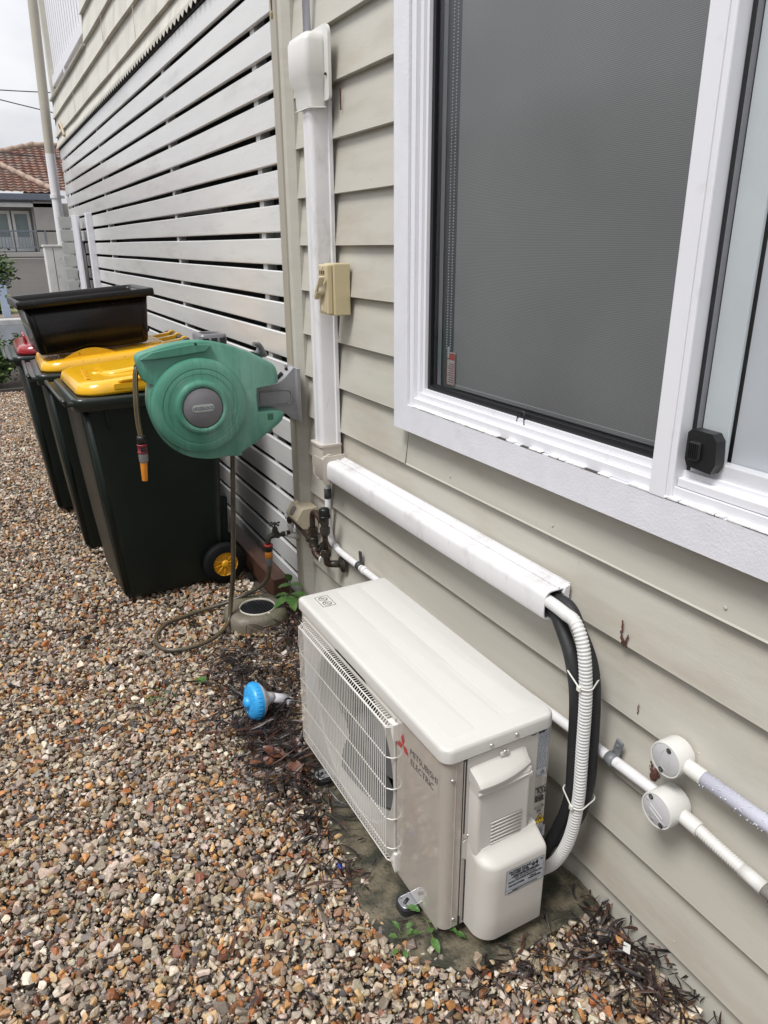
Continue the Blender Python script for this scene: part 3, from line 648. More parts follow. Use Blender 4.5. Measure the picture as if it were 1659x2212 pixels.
pink = M('aged_beige_plastic', (.50, .455, .40), .4, .05, 9)
g = G()
g.prism([(.0, 2.368), (.0, 2.462), (-.074, 2.462), (-.080, 2.452), (-.080, 2.378), (-.074, 2.368)], 'z', .735, .822, .006, 2)
g.prism([(.0, .690), (.0, .784), (-.074, .784), (-.081, .775), (-.081, .702), (-.074, .690)], 'y', 2.345, 2.435, .008, 2)
g.prism([(2.462, .74), (2.455, .70), (2.430, .688), (2.40, .688), (2.40, .78), (2.462, .78)], 'x', -.078, .0, .006, 2)
g.prism([(.0, 2.364), (.0, 2.466), (-.078, 2.466), (-.084, 2.456), (-.084, 2.374), (-.078, 2.364)], 'z', .818, .826, .002, 1)
g.prism([(.0, .684), (.0, .790), (-.078, .790), (-.087, .779), (-.087, .698), (-.078, .684)], 'y', 2.340, 2.350, .002, 1)
g.tube([(-.076, 2.44, .80), (-.0765, 2.44, .745), (-.0765, 2.425, .715), (-.077, 2.39, .708)], .0018, 6)
g.tube(cat([(-.03, 2.36, .79), (-.055, 2.35, .793), (-.082, 2.352, .787)], 4), .003, 6); g.box(-.06, -.045, 2.355, 2.40, .786, .792, .002)
obj('elbow', g, pink, duct, autos=35)
g = G(); g.box(-.058, -.035, 2.364, 2.3675, .782, .789); obj('elbow_slot', g, black, duct)
# top cap box
g = G()
sec = lambda y0, y1, d, r: rrect(-d, -.02, y0, y1, [.004, .004, r, r], 5)
rings = []
for z, y0, y1, d, r in ((1.912, 2.362, 2.470, .080, .012), (1.925, 2.362, 2.470, .082, .014), (1.965, 2.362, 2.472, .084, .016), (1.995, 2.352, 2.482, .098, .02), (2.09, 2.352, 2.482, .098, .022), (2.106, 2.356, 2.478, .092, .022), (2.115, 2.366, 2.468, .078, .02)):
    rings.append([(x, y, z) for x, y in sec(y0, y1, d, r)])
loft(g, rings, cap=True); g.prism(rrect(2.325, 2.492, 1.93, 2.135, [.02, .03, .012, .012], 5), 'x', -.030, -.020, .002, 1)
g.tube([(-.026, 2.358, 1.912), (-.078, 2.358, 1.908), (-.084, 2.372, 1.908), (-.084, 2.465, 1.908)], .0022, 6)
obj('top_cap', g, pvc_new, duct, autos=40)
g = G(); g.ball((-.034, 2.340, 2.0), .0045, seg=8); obj('cap_screw', g, M('rusty_screw', (.08, .05, .03), .6, metal=.4), duct)
g = G(); g.tube([(-.022, 2.497, 2.11), (-.022, 2.505, 2.6), (-.022, 2.505, 3.2)], .0125, 14); obj('upper_conduit', g, grey_pvc, label='thin pale conduit rising from the trunking cap up the wall', cat='conduit')
# ---------------------------------------------------------------- isolator
beige = M('yellowed_plastic', (.52, .44, .27), .38, .06, 12, dirt=(.38, .30, .16, .6), dsc=9, dlo=.55, dhi=.7)
iso = root('isolator_switch', (-.04, 2.27, 1.28), 'yellowed isolator switch box with a rotary lever beside the vertical trunking', 'switch')
g = G(); g.box(-.060, .0, 2.262, 2.342, 1.288, 1.452, .004, 2); g.box(-.082, -.0605, 2.268, 2.336, 1.292, 1.449, .005, 2); g.box(-.0835, -.0815, 2.276, 2.328, 1.300, 1.395, .001)
obj('enclosure', g, beige, iso)
g = G(); m_ = Matrix.Translation((-.096, 2.300, 1.372)) @ Matrix.Rotation(R(38), 4, 'X')
g.lathe([(0, .018), (.016, .018), (.019, .012), (.021, 0), (.021, -.006)], (-.084, 2.300, 1.372), (-1, 0, 0), 24)
g.prism([(-.006, -.014), (.006, -.014), (.004, .052), (-.004, .052)], 'x', -.012, .008, .002, 1, mat=m_); g.prism([(-.011, -.035), (.005, -.033), (.003, -.006), (-.009, -.006)], 'x', -.012, .006, .002, 1, mat=m_)
obj('rotary_lever', g, M('lever_plastic', (.58, .50, .34), .35), iso)
dkt = M('brown_print', (.10, .055, .03), .6)
g = G()
for i, w_ in enumerate((.006, .004, .007, .003, .006)): 
    g.box(-.0829, -.0822, 2.285+i*.0085, 2.285+i*.0085+w_, 1.418, 1.430); g.box(-.0829, -.0822, 2.287+i*.0083, 2.287+i*.0083+w_*.6, 1.4145, 1.4165)
obj('faded_print', g, dkt, iso)
g = G(); g.tube([(-.0825, 2.302, 1.440), (-.0845, 2.302, 1.440)], .0045, 10); g.box(-.0845, -.0835, 2.300, 2.316, 1.306, 1.322); obj('label_spot', g, M('pale_label', (.6, .58, .5), .4), iso)
# ---------------------------------------------------------------- junction boxes + conduits
cond = root('white_conduit', (-.015, 2.45, .6), 'white electrical conduit dropping from the trunking and running along the wall behind the air conditioner', 'conduit')
cp = [(-.016, 2.470, .72), (-.016, 2.470, .50)]; bend = cat([(-.016, 2.470, .52), (-.016, 2.468, .455), (-.016, 2.445, .412), (-.016, 2.39, .398), (-.016, 2.33, .396)], 6)
g = G(); g.tube([cp[0]]+bend+[(-.016, 1.5, .412), (-.016, .835, .437), (-.016, .775, .440)], .0125, 16); g.tube([(-.016, 2.175, .400), (-.016, 2.15, .4005)], .0150, 16); g.tube([(-.016, 2.415, .404), (-.016, 2.398, .4)], .0145, 14)
obj('pipe', g, pvc, cond)
g = G(); g.tube([(-.016, 2.470, .625), (-.016, 2.470, .585)], .0142, 14); obj('tape_band', g, M('grey_tape', (.07, .07, .08), .5), cond)
def saddle(yc, zc, mat, flip, label, tab):
    g = G(); g.tube([(-.016, yc-.011, zc), (-.016, yc+.011, zc)], .0155, 14)
    g.box(-.012, -.006, yc-.010, yc+.010, zc+.010, zc+.055, .002, mat=Matrix.Translation((0, yc, zc)) @ Matrix.Rotation(tab, 4, 'X') @ Matrix.Translation((0, -yc, -zc)))
    g.ball((-.013, yc+math.sin(-tab)*.04, zc+.04), .004, (.5, 1, 1), 8)
    obj('saddle_clip', g, mat, label=label, cat='clip', group='saddle clips holding the conduit')
saddle(2.20, .402, M('dark_clip', (.05, .05, .055), .5), 0, 'dark grey saddle clip on the conduit near the water pipes', R(-8))
saddle(.940, .432, M('grey_clip', (.17, .18, .19), .45, dirt=(.09, .09, .09, .8), dsc=30), 0, 'grey metal saddle clip on the conduit right of the black pipes', R(12))
lidm = M('grey_lid', (.50, .50, .51), .3, .03, 9, drops=.6, dropsc=55)
def jbox(yc, zc, xf, r, xb, label, ang, pm, emb):
    j = root('junction_box', (xb, yc, zc), label, 'junction box', 'round junction boxes on the wall')
    g = G(); g.lathe([(0, 0), (r*.97, 0), (r, .004), (r, xb-xf-.003), (r-.001, xb-xf), (r-.004, xb-xf), (r-.004, xb-xf-.003), (0, xb-xf-.003)], (xb, yc, zc), (-1, 0, 0), 56)
    g.tube([(xb-.020, yc-r*.8, zc+ang*r*.8), (xb-.020, yc-r-.036, zc+ang*(r+.036))], .0155, 20)
    obj('body', g, pvc_new, j, autos=40)
    g = G(); g.lathe([(0, .0), (r-.0045, .0), (r-.0045, .0022), (r-.006, .003), (0, .003)], (xf+.003, yc, zc), (-1, 0, 0), 56)
    if emb == 0: g.tube([(xf, yc+math.cos(a)*.011-math.sin(a)*0, zc+math.sin(a)*.022) for a in np.linspace(0, 6.28, 24)], .0006, 5)
    else:
        for q in ((-.016, .010, .016, -.004), (-.016, .0, .016, -.014), (-.016, .010, -.016, .0), (.016, -.004, .016, -.014)): g.tube([(xf, yc-q[0], zc+q[1]-.003), (xf, yc-q[2], zc+q[3]-.003)], .0006, 5)
    obj('lid', g, lidm, j)
    for s in (1, -1):
        g = G(); ay, az = (-.006*s, .026*s) if emb == 0 else (.016*s, .024*s)
        g.lathe([(.0055, 0), (.0055, .0008), (.004, .0008), (.0035, -.001), (0, -.001)], (xf-.0008, yc+ay, zc+az), (-1, 0, 0), 16); sc_ = obj('lid_screw', g, M('dark_screw', (.05, .05, .05), .4, metal=.5), j)
        g = G(); g.box(xf-.0022, xf-.0006, yc+ay-.001, yc+ay+.001, zc+az-.003, zc+az+.003); g.box(xf-.0022, xf-.0006, yc+ay-.003, yc+ay+.003, zc+az-.001, zc+az+.001); obj('cross_slot', g, M('steel_glint', (.5, .5, .5), .3, metal=1), sc_)
    return j
jbox(.783, .553, -.046, .037, -.002, 'upper round junction box, wet, feeding a smooth grey-blue pipe', 0., grey_pvc, 0)
jbox(.775, .440, -.060, .038, -.002, 'lower round junction box with corrugated outlet on the wall', -.05, pvc, 1)

g = G(); g.tube([(-.022, .712, .553), (-.022, .3, .553)], .0145, 20)
for _ in range(90):
    a = rs.uniform(-2.6, .4); g.ball((-.022+math.sin(a)*.0145, rs.uniform(.48, .715), .553+math.cos(a)*.0145-(.0018 if a < -1.5 else 0)), rs.uniform(.0009, .0021), seg=6)
obj('grey_conduit', g, grey_pvc, label='smooth blue-grey conduit covered in raindrops leaving the upper junction box', cat='conduit')
def corrug(path, r, pitch, depth, n=16):
    P = [Vector(p) for p in path]; d = [0]
    for a, b in zip(P, P[1:]): d.append(d[-1]+(b-a).length)
    tot = d[-1]; pts = []; rr = []; s = 0; k = 0; st = pitch/4; m = int(tot/st)
    for i in range(m+1):
        s = i*st
        while k < len(d)-2 and d[k+1] < s: k += 1
        t = (s-d[k])/max(1e-9, d[k+1]-d[k]); pts.append(P[k].lerp(P[k+1], min(1, t))); rr.append(r-depth*(0, .25, 1, .25)[i % 4])
    g = G(); g.tube(pts, rr, n); return g
g = corrug(cat([(-.022, .703, .436), (-.021, .66, .430), (-.020, .605, .424)], 8), .0130, .0054, .0022)
cw = obj('corrugated_conduit', g, pvc_new, label='short white corrugated conduit leaving the lower junction box', cat='conduit')
g = G(); g.tube([(-.020, .606, .424), (-.020, .560, .420)], .0135, 18); e1 = obj('end_sleeve', g, pvc_new, cw)
g = G(); g.tube([(-.020, .560, .420), (-.020, .50, .416)], .0125, 16); g.box(-.02, -.0, .535, .552, .385, .425, .002); obj('metal_end', g, M('rusty_galvanised', (.25, .23, .21), .5, .3, 40, dirt=(.14, .07, .03, .8), dsc=30), cw)
# rust / dirt blobs on the wall as small raised stains
g = G()
for (yc, z, h, w_) in ((.970, .742, .044, .0035), (.951, .724, .03, .004), (.962, .716, .012, .005), (.902, .585, .026, .0025), (.853, .470, .02, .004), (.842, .4545, .014, .008), (.835, .462, .008, .006)):
    n = 7
    for i in range(n): g.ball((-.003+.0165*((z-.067) % PITCH)/PITCH, yc+rs.normal(0, w_*.5), z-h/2+h*i/n), rs.uniform(.3, 1.)*w_, (.25, 1, 1.5), 6)
g.box(-.0005+.0, .004, 2.309, 2.3115, 1.90, 1.958); obj('wall_stains', g, M('red_brown_stain', (.10, .04, .03), .8, .5, 80), house, label='red-brown insect stains on the boards')
# hoses between trunking and unit
bund = [(-.085, 1.16, .742), (-.087, 1.105, .772), (-.088, 1.055, .777), (-.088, 1.015, .755), (-.088, .985, .705), (-.087, .968, .606), (-.086, .962, .468), (-.086, .958, .333), (-.088, .971, .215), (-.095, 1.0, .125), (-.10, 1.04, .065)]
bund[0] = (-.045, 1.20, .738); bund[1] = (-.062, 1.12, .748); bund[2] = (-.078, 1.06, .755)
g = corrug(cat(bund, 14), .0146, .0080, .0030, 18); obj('flexible_conduit', g, M('pale_grey_corrugated', (.60, .60, .585), .4, .04), label='pale corrugated flexible conduit arching from the trunking down to the air conditioner', cat='conduit')
foam = M('black_foam_insulation', (.016, .016, .018), .6, .3, 18, .5, 90, (1, 1, .3), bdist=.003)
g = G(); g.tube(cat([(-.045, 1.2, .724), (-.047, 1.13, .7225), (-.058, 1.088, .702), (-.068, 1.040, .654), (-.070, 1.012, .574), (-.070, 1.001, .433), (-.070, .998, .305), (-.076, 1.02, .2), (-.09, 1.05, .10)], 8), .0158, 18)
a1 = obj('insulated_pipe', g, foam, label='black foam covered pipe on the fan side of the corrugated conduit', cat='pipe', group='black insulated refrigerant pipes')
g = G(); g.tube(cat([(-.028, 1.2, .735), (-.034, 1.10, .745), (-.045, 1.045, .710), (-.048, 1.000, .655), (-.050, .980, .586), (-.050, .970, .447), (-.052, .968, .347), (-.058, .985, .245), (-.075, 1.03, .15)], 8), .0152, 18)
a2 = obj('insulated_pipe', g, foam, label='black foam covered pipe against the wall behind the corrugated conduit', cat='pipe', group='black insulated refrigerant pipes')
tie = M('white_nylon', (.66, .65, .60), .35)
for (yc, zc, lb) in ((.990, .628, 'upper cable tie round the pipes'), (.985, .325, 'lower cable tie round the pipes')):
    C3 = [(-.070, 1.019 if zc > .5 else .9985, .0160), (-.050, .992 if zc > .5 else .968, .0155), (-.0865, .972 if zc > .5 else .9590, .0150)]
    pts = sorted(set((round(x+(r+.0016)*math.cos(a), 5), round(y+(r+.0016)*math.sin(a), 5)) for x, y, r in C3 for a in np.linspace(0, 6.2, 40)))
    def half(ps):
        h = []
        for p in ps:
            while len(h) > 1 and (h[-1][0]-h[-2][0])*(p[1]-h[-2][1])-(h[-1][1]-h[-2][1])*(p[0]-h[-2][0]) <= 0: h.pop()
            h.append(p)
        return h
    H = half(pts)[:-1]+half(pts[::-1])[:-1]; g = G()
    g.tube([(x, y, zc+.08*(y-.985)) for x, y in H], .0019, 6, closed=True)
    kx, ky = min(H, key=lambda p: p[0]); g.box(kx-.005, kx+.001, ky-.005, ky+.005, zc-.008, zc+.003, .001)
    obj('cable_tie', g, tie, label=lb, cat='cable tie', group='cable ties round the pipe bundle')
# ---------------------------------------------------------------- air conditioner
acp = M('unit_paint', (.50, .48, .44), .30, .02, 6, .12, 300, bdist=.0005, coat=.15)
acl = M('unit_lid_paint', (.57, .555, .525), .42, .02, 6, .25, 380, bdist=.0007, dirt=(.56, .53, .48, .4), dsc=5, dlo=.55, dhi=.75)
acf = M('shaded_front_paint', (.40, .365, .325), .13, .02, 6, .05, 300, bdist=.0004, coat=1., spec=.8)  # same unit paint, darkened and browned for shade and gravel reflection on the front
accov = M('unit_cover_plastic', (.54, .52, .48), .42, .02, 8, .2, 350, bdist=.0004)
ac = root('air_conditioner', (-.26, 1.42, 0), 'cream outdoor air conditioner unit standing on the slab beside the wall', 'air conditioner')
X0, X1, Y0, Y1, ZB, ZT = -.397, -.118, 1.030, 1.817, .034, .508
# casing: right part + side panels as L wrap; front fan panel separately
g = G()
prof = [(X1, Y0), (X1, Y1), (X0+.004, Y1), (X0+.004, 1.80)]
# body shell without fan front: plain front section (y 1.03..1.238), side, back, far side
outer = [(X1, Y1), (X1, Y0)]+[(X0+.022-.022*math.sin(R(a)), Y0+.022-.022*math.cos(R(a))) for a in range(0, 91, 15)]+[(X0, 1.238)]
V = []; F = []
for z in (ZB, ZT): V += [(x, y, z) for x, y in outer]
n = len(outer)
for j in range(n-1): F.append((j, j+1, n+j+1, n+j))
g.faces(V, F, True)
g.faces([(X1, Y1, ZB), (X0+.003, Y1, ZB), (X0+.003, Y1, ZT), (X1, Y1, ZT)], [(0, 1, 2, 3)])
g.faces([(X1, Y0, ZB), (X0+.02, Y0, ZB), (X0, 1.05, ZB), (X0+.002, Y1, ZB), (X1, Y1, ZB)], [(0, 1, 2, 3, 4)])
g.box(X0+.001, X0+.004, Y0+.02, 1.238, ZB-.012, ZB+.001)
# side seam grooves/flanges
g.box(-.352, -.3475, Y0-.0016, Y0+.002, ZB+.002, ZT-.004)
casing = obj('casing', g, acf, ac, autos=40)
# fan front panel with circular hole
cy0, cz0, rad = 1.492, .270, .2345
g = G(); V = []; F = []; n = 72
xa = X0+.002
for k in range(n):
    a = 2*math.pi*k/n; c, s_ = math.cos(a), math.sin(a)
    ty = ((Y1-cy0) if c > 0 else (cy0-1.238))/max(abs(c), 1e-6); tz = ((ZT-cz0) if s_ > 0 else (cz0-ZB))/max(abs(s_), 1e-6); t_ = min(ty, tz)
    V += [(xa, cy0+c*t_, cz0+s_*t_), (xa, cy0+c*rad, cz0+s_*rad), (xa+.006, cy0+c*(rad-.006), cz0+s_*(rad-.006)), (xa+.075, cy0+c*(rad-.008), cz0+s_*(rad-.008))]
for k in range(n):
    a, b = 4*k, 4*((k+1) % n)
    for q in range(3): F.append((a+q, b+q, b+q+1, a+q+1))
g.faces(V, F); g.box(xa-.006, xa, 1.240, 1.248, .06, .47, .002); g.box(xa-.004, xa+.001, 1.24, 1.80, .474, .482, .001)
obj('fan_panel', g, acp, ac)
g = G(); g.box(-.32, -.316, 1.26, 1.80, .045, .5); g.faces([(-.316, 1.24, .04), (X0+.01, 1.24, .04), (X0+.01, 1.24, .5), (-.316, 1.24, .5)], [(0, 1, 2, 3)])
obj('coil_back', g, dark_in, ac)
fanm = M('grey_fan_plastic', (.10, .10, .105), .45)
g = G(); g.lathe([(0, .022), (.035, .022), (.045, .012), (.047, -.02), (0, -.02)], (-.355, cy0, cz0), (-1, 0, 0), 32)
for b_ in range(3):
    V = []; F = []; na = 10; nr = 6
    for i in range(nr+1):
        r = .042+(rad-.020-.042)*i/nr
        for j in range(na+1):
            a = R(120*b_+(-8-14*i/nr)+ (88-6*i/nr)*j/na); V.append((-.335-.045*(j/na)+.008*math.sin(j/na*3.1), cy0+r*math.cos(a), cz0+r*math.sin(a)))
    for i in range(nr):
        for j in range(na): q = i*(na+1)+j; F.append((q, q+1, q+na+2, q+na+1))
    g.faces(V, F, True)
obj('fan', g, fanm, ac)
# wire grille
gr = M('grille_plastic', (.70, .68, .64), .35, .02)
g = G(); ya, yb = 1.238, 1.792; nb = 54; xf = X0-.024
for i in range(nb):
    y = ya+.012+(yb-ya-.020)*i/(nb-1)
    g.tube([(X0, y, .470), (X0-.014, y, .4695), (xf, y, .459), (xf, y, .075), (xf+.004, y, .064), (X0-.006, y, .056)], .00115, 5)
for z in (.459, .4625): g.tube([(X0, ya, z), (xf+.0018, ya+.010, z), (xf+.0018, yb-.006, z), (X0, yb, z)], .0015, 6)
for z in (.374, .283, .192, .101): g.tube([(X0+.002, ya-.002, z), (X0-.012, ya+.002, z), (xf+.0022, ya+.014, z), (xf+.0022, yb-.006, z), (X0, yb, z)], .0017, 6)
g.tube([(X0-.012, ya+.004, .4695), (X0-.012, yb-.002, .4695)], .0016, 6); g.tube([(X0-.012, ya+.006, .058), (xf+.004, ya+.012, .063), (xf+.004, yb-.004, .063), (X0-.006, yb, .058)], .0018, 6)
g.prism([(ya-.006, .470), (ya-.006, .425), (ya+.012, .458), (ya+.020, .472)], 'x', X0-.012, X0, .002, 1)
g.prism([(ya-.006, .03), (ya-.006, .085), (ya+.004, .085), (ya+.020, .05)], 'x', X0-.008, X0, .002, 1)
obj('fan_grille', g, gr, ac)
# lid
g = G()
LX0, LX1, LY0, LY1 = -.405, -.111, 1.0215, 1.8245
rings = []
for z, ins, r in ((.504, .0, .026), (.528, .0, .026), (.5335, .0012, .026), (.5365, .0038, .025), (.538, .0085, .024)):
    rings.append([(x, y, z) for x, y in rrect(LX0+ins, LX1-ins, LY0+ins, LY1-ins, [.012, .012, r, r], 6)])
rings = [[(x, y, z) for x, y in rrect(LX0+.004, LX1-.004, LY0+.004, LY1-.004, [.012, .012, .022, .022], 6)] for z in (.504,)]+rings
loft(g, rings)
for (a, b, ya_, yb_) in ((-.370, -.304, 1.058, 1.79), (-.288, -.228, 1.063, 1.80), (-.212, -.150, 1.068, 1.80)):
    loft(g, [[(x, y, z) for x, y in rrect(a+i_, b-i_, ya_+i_, yb_-i_, .006, 4)] for z, i_ in ((.5375, 0), (.53825, .0004), (.53835, .0010))])
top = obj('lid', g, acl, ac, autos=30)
# no-standing sticker on the lid
ink = M('black_ink', (.01, .01, .01), .5)
def ringm(c, ra, rb, xd, yd, mat, name, par, lift=.0004, extra=None, n=28):
    xd, yd = Vector(xd).normalized(), Vector(yd).normalized(); zd = xd.cross(yd); c = Vector(c)+zd*lift
    g = G(); V = []; F = []
    for k in range(n):
        a = 2*math.pi*k/n; d = xd*math.cos(a)+yd*math.sin(a); V += [c+d*ra, c+d*rb]
    for k in range(n): a, b = 2*k, 2*((k+1) % n); F.append((a, a+1, b+1, b))
    g.faces(V, F)
    for (p, q, w_) in (extra or []):
        p_, q_ = c+xd*p[0]+yd*p[1], c+xd*q[0]+yd*q[1]; e = (q_-p_).normalized(); s_ = e.cross(zd)*w_; g.faces([p_-s_, q_-s_, q_+s_, p_+s_], [(0, 1, 2, 3)])
    return obj(name, g, mat, par)
def rects(lst, o, xd, yd, mat, name, par, lift=.0003):
    xd, yd = Vector(xd).normalized(), Vector(yd).normalized(); zd = xd.cross(yd); o = Vector(o)+zd*lift; g = G()
    for (a, b, c, d) in lst: g.faces([o+xd*a+yd*c, o+xd*b+yd*c, o+xd*b+yd*d, o+xd*a+yd*d], [(0, 1, 2, 3)])
    return obj(name, g, mat, par)
# lid sticker: readable from the camera side; x' along +x, y' along +y
o = (-.3655, 1.7245, .5387); W_, H_ = .041, .066; b_ = .0016
rects([(0, W_, 0, H_)], o, (1, 0, 0), (0, 1, 0), M('sticker_face', (.60, .58, .54), .4), 'warning_sticker', top, .0001)
rects([(0, W_, 0, b_), (0, W_, H_-b_, H_), (0, b_, 0, H_), (W_-b_, W_, 0, H_)], o, (1, 0, 0), (0, 1, 0), ink, 'sticker_border', top)
for cy_s in (.018, .048):
    ringm((o[0]+W_/2, o[1]+cy_s, .5387), .0112, .0134, (1, 0, 0), (0, 1, 0), ink, 'prohibition_sign', top, .0004, [((-.009, .009), (.009, -.009), .0011), ((-.006, -.001), (-.001, .004), .0012), ((-.002, -.004), (.005, .001), .0006), ((.003, .0), (.003, .006), .0006), ((-.006, .004), (-.003, .006), .001)])
# side panel and covers (faces -y)
def YP(poly, y0, y1, bev=.001, seg=1): g = G(); g.prism(poly, 'y', y0, y1, bev, seg); return g
g = G()
g.prism([(-.3445, .496), (-.3445, .300), (-.3465, .296), (-.3465, .288), (-.3405, .284), (-.3405, .280), (-.3475, .276), (-.3475, .250), (-.3475, .232), (-.338, .224), (-.338, .040), (-.155, .040), (-.155, .496)][::-1], 'y', Y0-.0030, Y0-.0005, .0008, 1)
g.box(-.3445, -.165, Y0-.0034, Y0, .4945, .4975)
g.box(-.3345, -.3305, Y0-.0040, Y0-.003, .060, .215, .0004)
g.box(-.371, -.3695, Y0-.001, Y0+.002, ZB+.002, ZT-.004)
obj('side_panel', g, acp, ac)
g = G(); g.box(-.3475, -.3460, Y0-.0032, Y0+.0001, .30, .497); g.box(-.3395, -.3382, Y0-.0032, Y0+.0001, .042, .222); g.box(-.3520, -.3510, Y0-.0018, Y0, .04, .50); g.box(-.353, -.349, Y0-.0024, Y0, .036, .062)
g.box(-.353, -.344, Y0-.0035, Y0-.003, .494, .4965); g.box(-.175, -.163, Y0-.0035, Y0-.003, .494, .4965)
obj('panel_gap', g, black, ac)
g = G()
rr = []
for y, i_ in ((Y0-.003, 0), (Y0-.024, .001), (Y0-.0305, .003), (Y0-.0328, .006), (Y0-.0335, .010)):
    rr.append([(x, y, z) for x, z in rrect(-.3365+i_, -.1915-i_, .215, .440-i_, [.004, .004, .002, .002], 3)])
loft(g, rr)
n = 16; sec_ = []
for k in range(n+1):
    t = k/n; x = -.3385+(.148)*t; b_ = 4*t*(1-t); yl0 = .985+.020*t-.009*b_; e_ = .0025 if k in (0, n) else 0.
    sec_.append([(x, Y0-.001, .4735+.004*t-e_), (x, yl0+.010, .458-e_), (x, yl0+.003, .4525-e_), (x, yl0, .447), (x, yl0+.001, .4405+e_), (x, yl0+.006, .4375+e_), (x, Y0-.001, .4365+e_)])
loft(g, sec_)
sec_ = []
for k in range(n+1):
    t = k/n; x = -.3365+(.145)*t; b_ = 4*t*(1-t); yl0 = .9905+.006*t-.003*b_
    sec_.append([(x, Y0-.001, .438), (x, yl0+.004, .438), (x, yl0+.004, .4290), (x, yl0, .4265), (x, yl0+.0005, .4235), (x, Y0-.034, .4195), (x, Y0-.001, .4195)])
loft(g, sec_)
g.box(-.262, -.240, Y0-.010, Y0-.003, .474, .486, .002)
secs = []
def lowsec(d, z, w):
    r = min(.042, d*.8); xL, xR = -.3365, -.1690
    yf = Y0-.003-d
    P = [(xR, Y0-.001), (xL, Y0-.001), (xL, Y0-.004)]
    for a in range(0, 91, 10): P.append((xL+r*1.0-r*1.0*math.cos(R(a)), yf+r-r*math.sin(R(a))))
    q = min(.007, d*.4)
    for a in range(0, 91, 15): P.append((xR-q+q*math.sin(R(a)), yf+q-q*math.cos(R(a))))
    return [(x, y, z+w*.008*(x-xL)/(xR-xL)) for x, y in P]
for z, d, w in ((.0355, .070, 0), (.039, .0715, 0), (.100, .0722, 0), (.200, .0732, 0), (.238, .0735, .1), (.2445, .0715, .15), (.2490, .0670, .25), (.2540, .056, .5), (.2600, .044, .8), (.2660, .0345, 1.), (.2700, .0325, 1.)): secs.append(lowsec(d, z, w))
loft(g, secs)
obj('service_cover', g, accov, ac, autos=32)
g = G()
for k in range(8):
    z = .336-.0095*k
    g.prism([(-.298, z-.0030), (-.214, z-.0030), (-.214, z+.0005), (-.298, z+.0005)], 'y', Y0-.0340, Y0-.0320)
obj('vent_slots', g, M('vent_shadow', (.26, .25, .23), .6), ac)
g = G()
for k in range(8):
    z = .3325-.0095*k; g.tube([(-.298, Y0-.0338, z), (-.214, Y0-.0338, z)], .0018, 8)
obj('vent_louvres', g, accov, ac)
scm = M('screw_steel', (.55, .54, .52), .35, metal=.8)
def screw(p, ax, par=ac):
    g = G(); g.lathe([(.0052, 0), (.0050, .0015), (.0036, .0028), (.0015, .0032), (0, .0028)], p, ax, 16); return obj('screw', g, scm, par)
for p in ((-.288, LY0, .515), (-.222, LY0, .519), (-.378, Y0, .452), (-.334, Y0-.003, .290), (-.365, Y0, .058), (-.252, Y0-.010, .487)): screw(p, (0, -1, 0))
g = G(); g.lathe([(.0035, 0), (.0035, .0005), (0, .0005)], (X0, 1.275, .47), (-1, 0, 0), 12); obj('screw', g, scm, ac)
# labels on the side
lab = M('silver_label', (.42, .44, .48), .3, .03, 10)
rects([(0, .0430, 0, .132)], (-.1665, Y0-.0002, .3705), (1, 0, 0), (0, 0, 1), lab, 'rating_label', ac, .0004)
U, Vv = (1, 0, 0), (0, 0, 1)
text('label_print', 'MITSUBISHI\nELECTRIC', .0042, (-.1545, Y0-.0010, .4945), U, Vv, ink, ac, line=.9, bold=.0001)
rl = []
for i in range(17):
    z = .472-.0052*i; x = .003; 
    while x < .040:
        l = rs.uniform(.002, .008); rl.append((x, min(x+l, .0415), z, z+.0013)); x += l+rs.uniform(.0008, .003)
for z in (.4785, .3905, .386): rl.append((.002, .0425, z, z+.0004))
rl += [(.024, .0242, .40, .478), (.035, .0352, .40, .478)]
rects([(a, b, c-.364, d-.364) for a, b, c, d in rl], (-.1665, Y0-.0006, .3705), U, Vv, ink, 'label_print', ac, .0003)
def diamonds(c, s_, xd, yd, mat, par, name='three_diamond_logo'):
    xd, yd = Vector(xd).normalized(), Vector(yd).normalized(); zd = xd.cross(yd); c = Vector(c)+zd*.0008; g = G()
    for a in (90, 210, 330):
        u = xd*math.cos(R(a))+yd*math.sin(R(a)); v = xd*math.cos(R(a+90))+yd*math.sin(R(a+90))
        g.faces([c, c+u*s_*.5+v*s_*.289, c+u*s_, c+u*s_*.5-v*s_*.289], [(0, 1, 2, 3)])
    return obj(name, g, mat, par)
diamonds((-.1605, Y0-.0006, .4925), .0042, U, Vv, ink, ac)
def tri(c, s_, mat, name, y, inner=0):
    g = G(); P = [(c[0]-s_, c[1]-s_*.86), (c[0]+s_, c[1]-s_*.86), (c[0], c[1]+s_*.86)]
    if not inner: g.faces([(p[0], y, p[1]) for p in P], [(0, 1, 2)])
    else:
        Q = [(c[0]+(p[0]-c[0])*inner, c[1]-s_*.25*(1-inner)+(p[1]-c[1])*inner) for p in P]; g.faces([(p[0], y, p[1]) for p in P+Q], [(0, 1, 4, 3), (1, 2, 5, 4), (2, 0, 3, 5)])
    return obj(name, g, mat, ac)
tri((-.156, .3835), .0062, ink, 'caution_mark', Y0-.0012, .78); tri((-.134, .3835), .0062, ink, 'caution_mark', Y0-.0012, .5)
g = G(); g.box(-.1645, -.1255, Y0-.0010, Y0-.0006, .3735, .3742)
obj('label_edge', g, ink, ac)
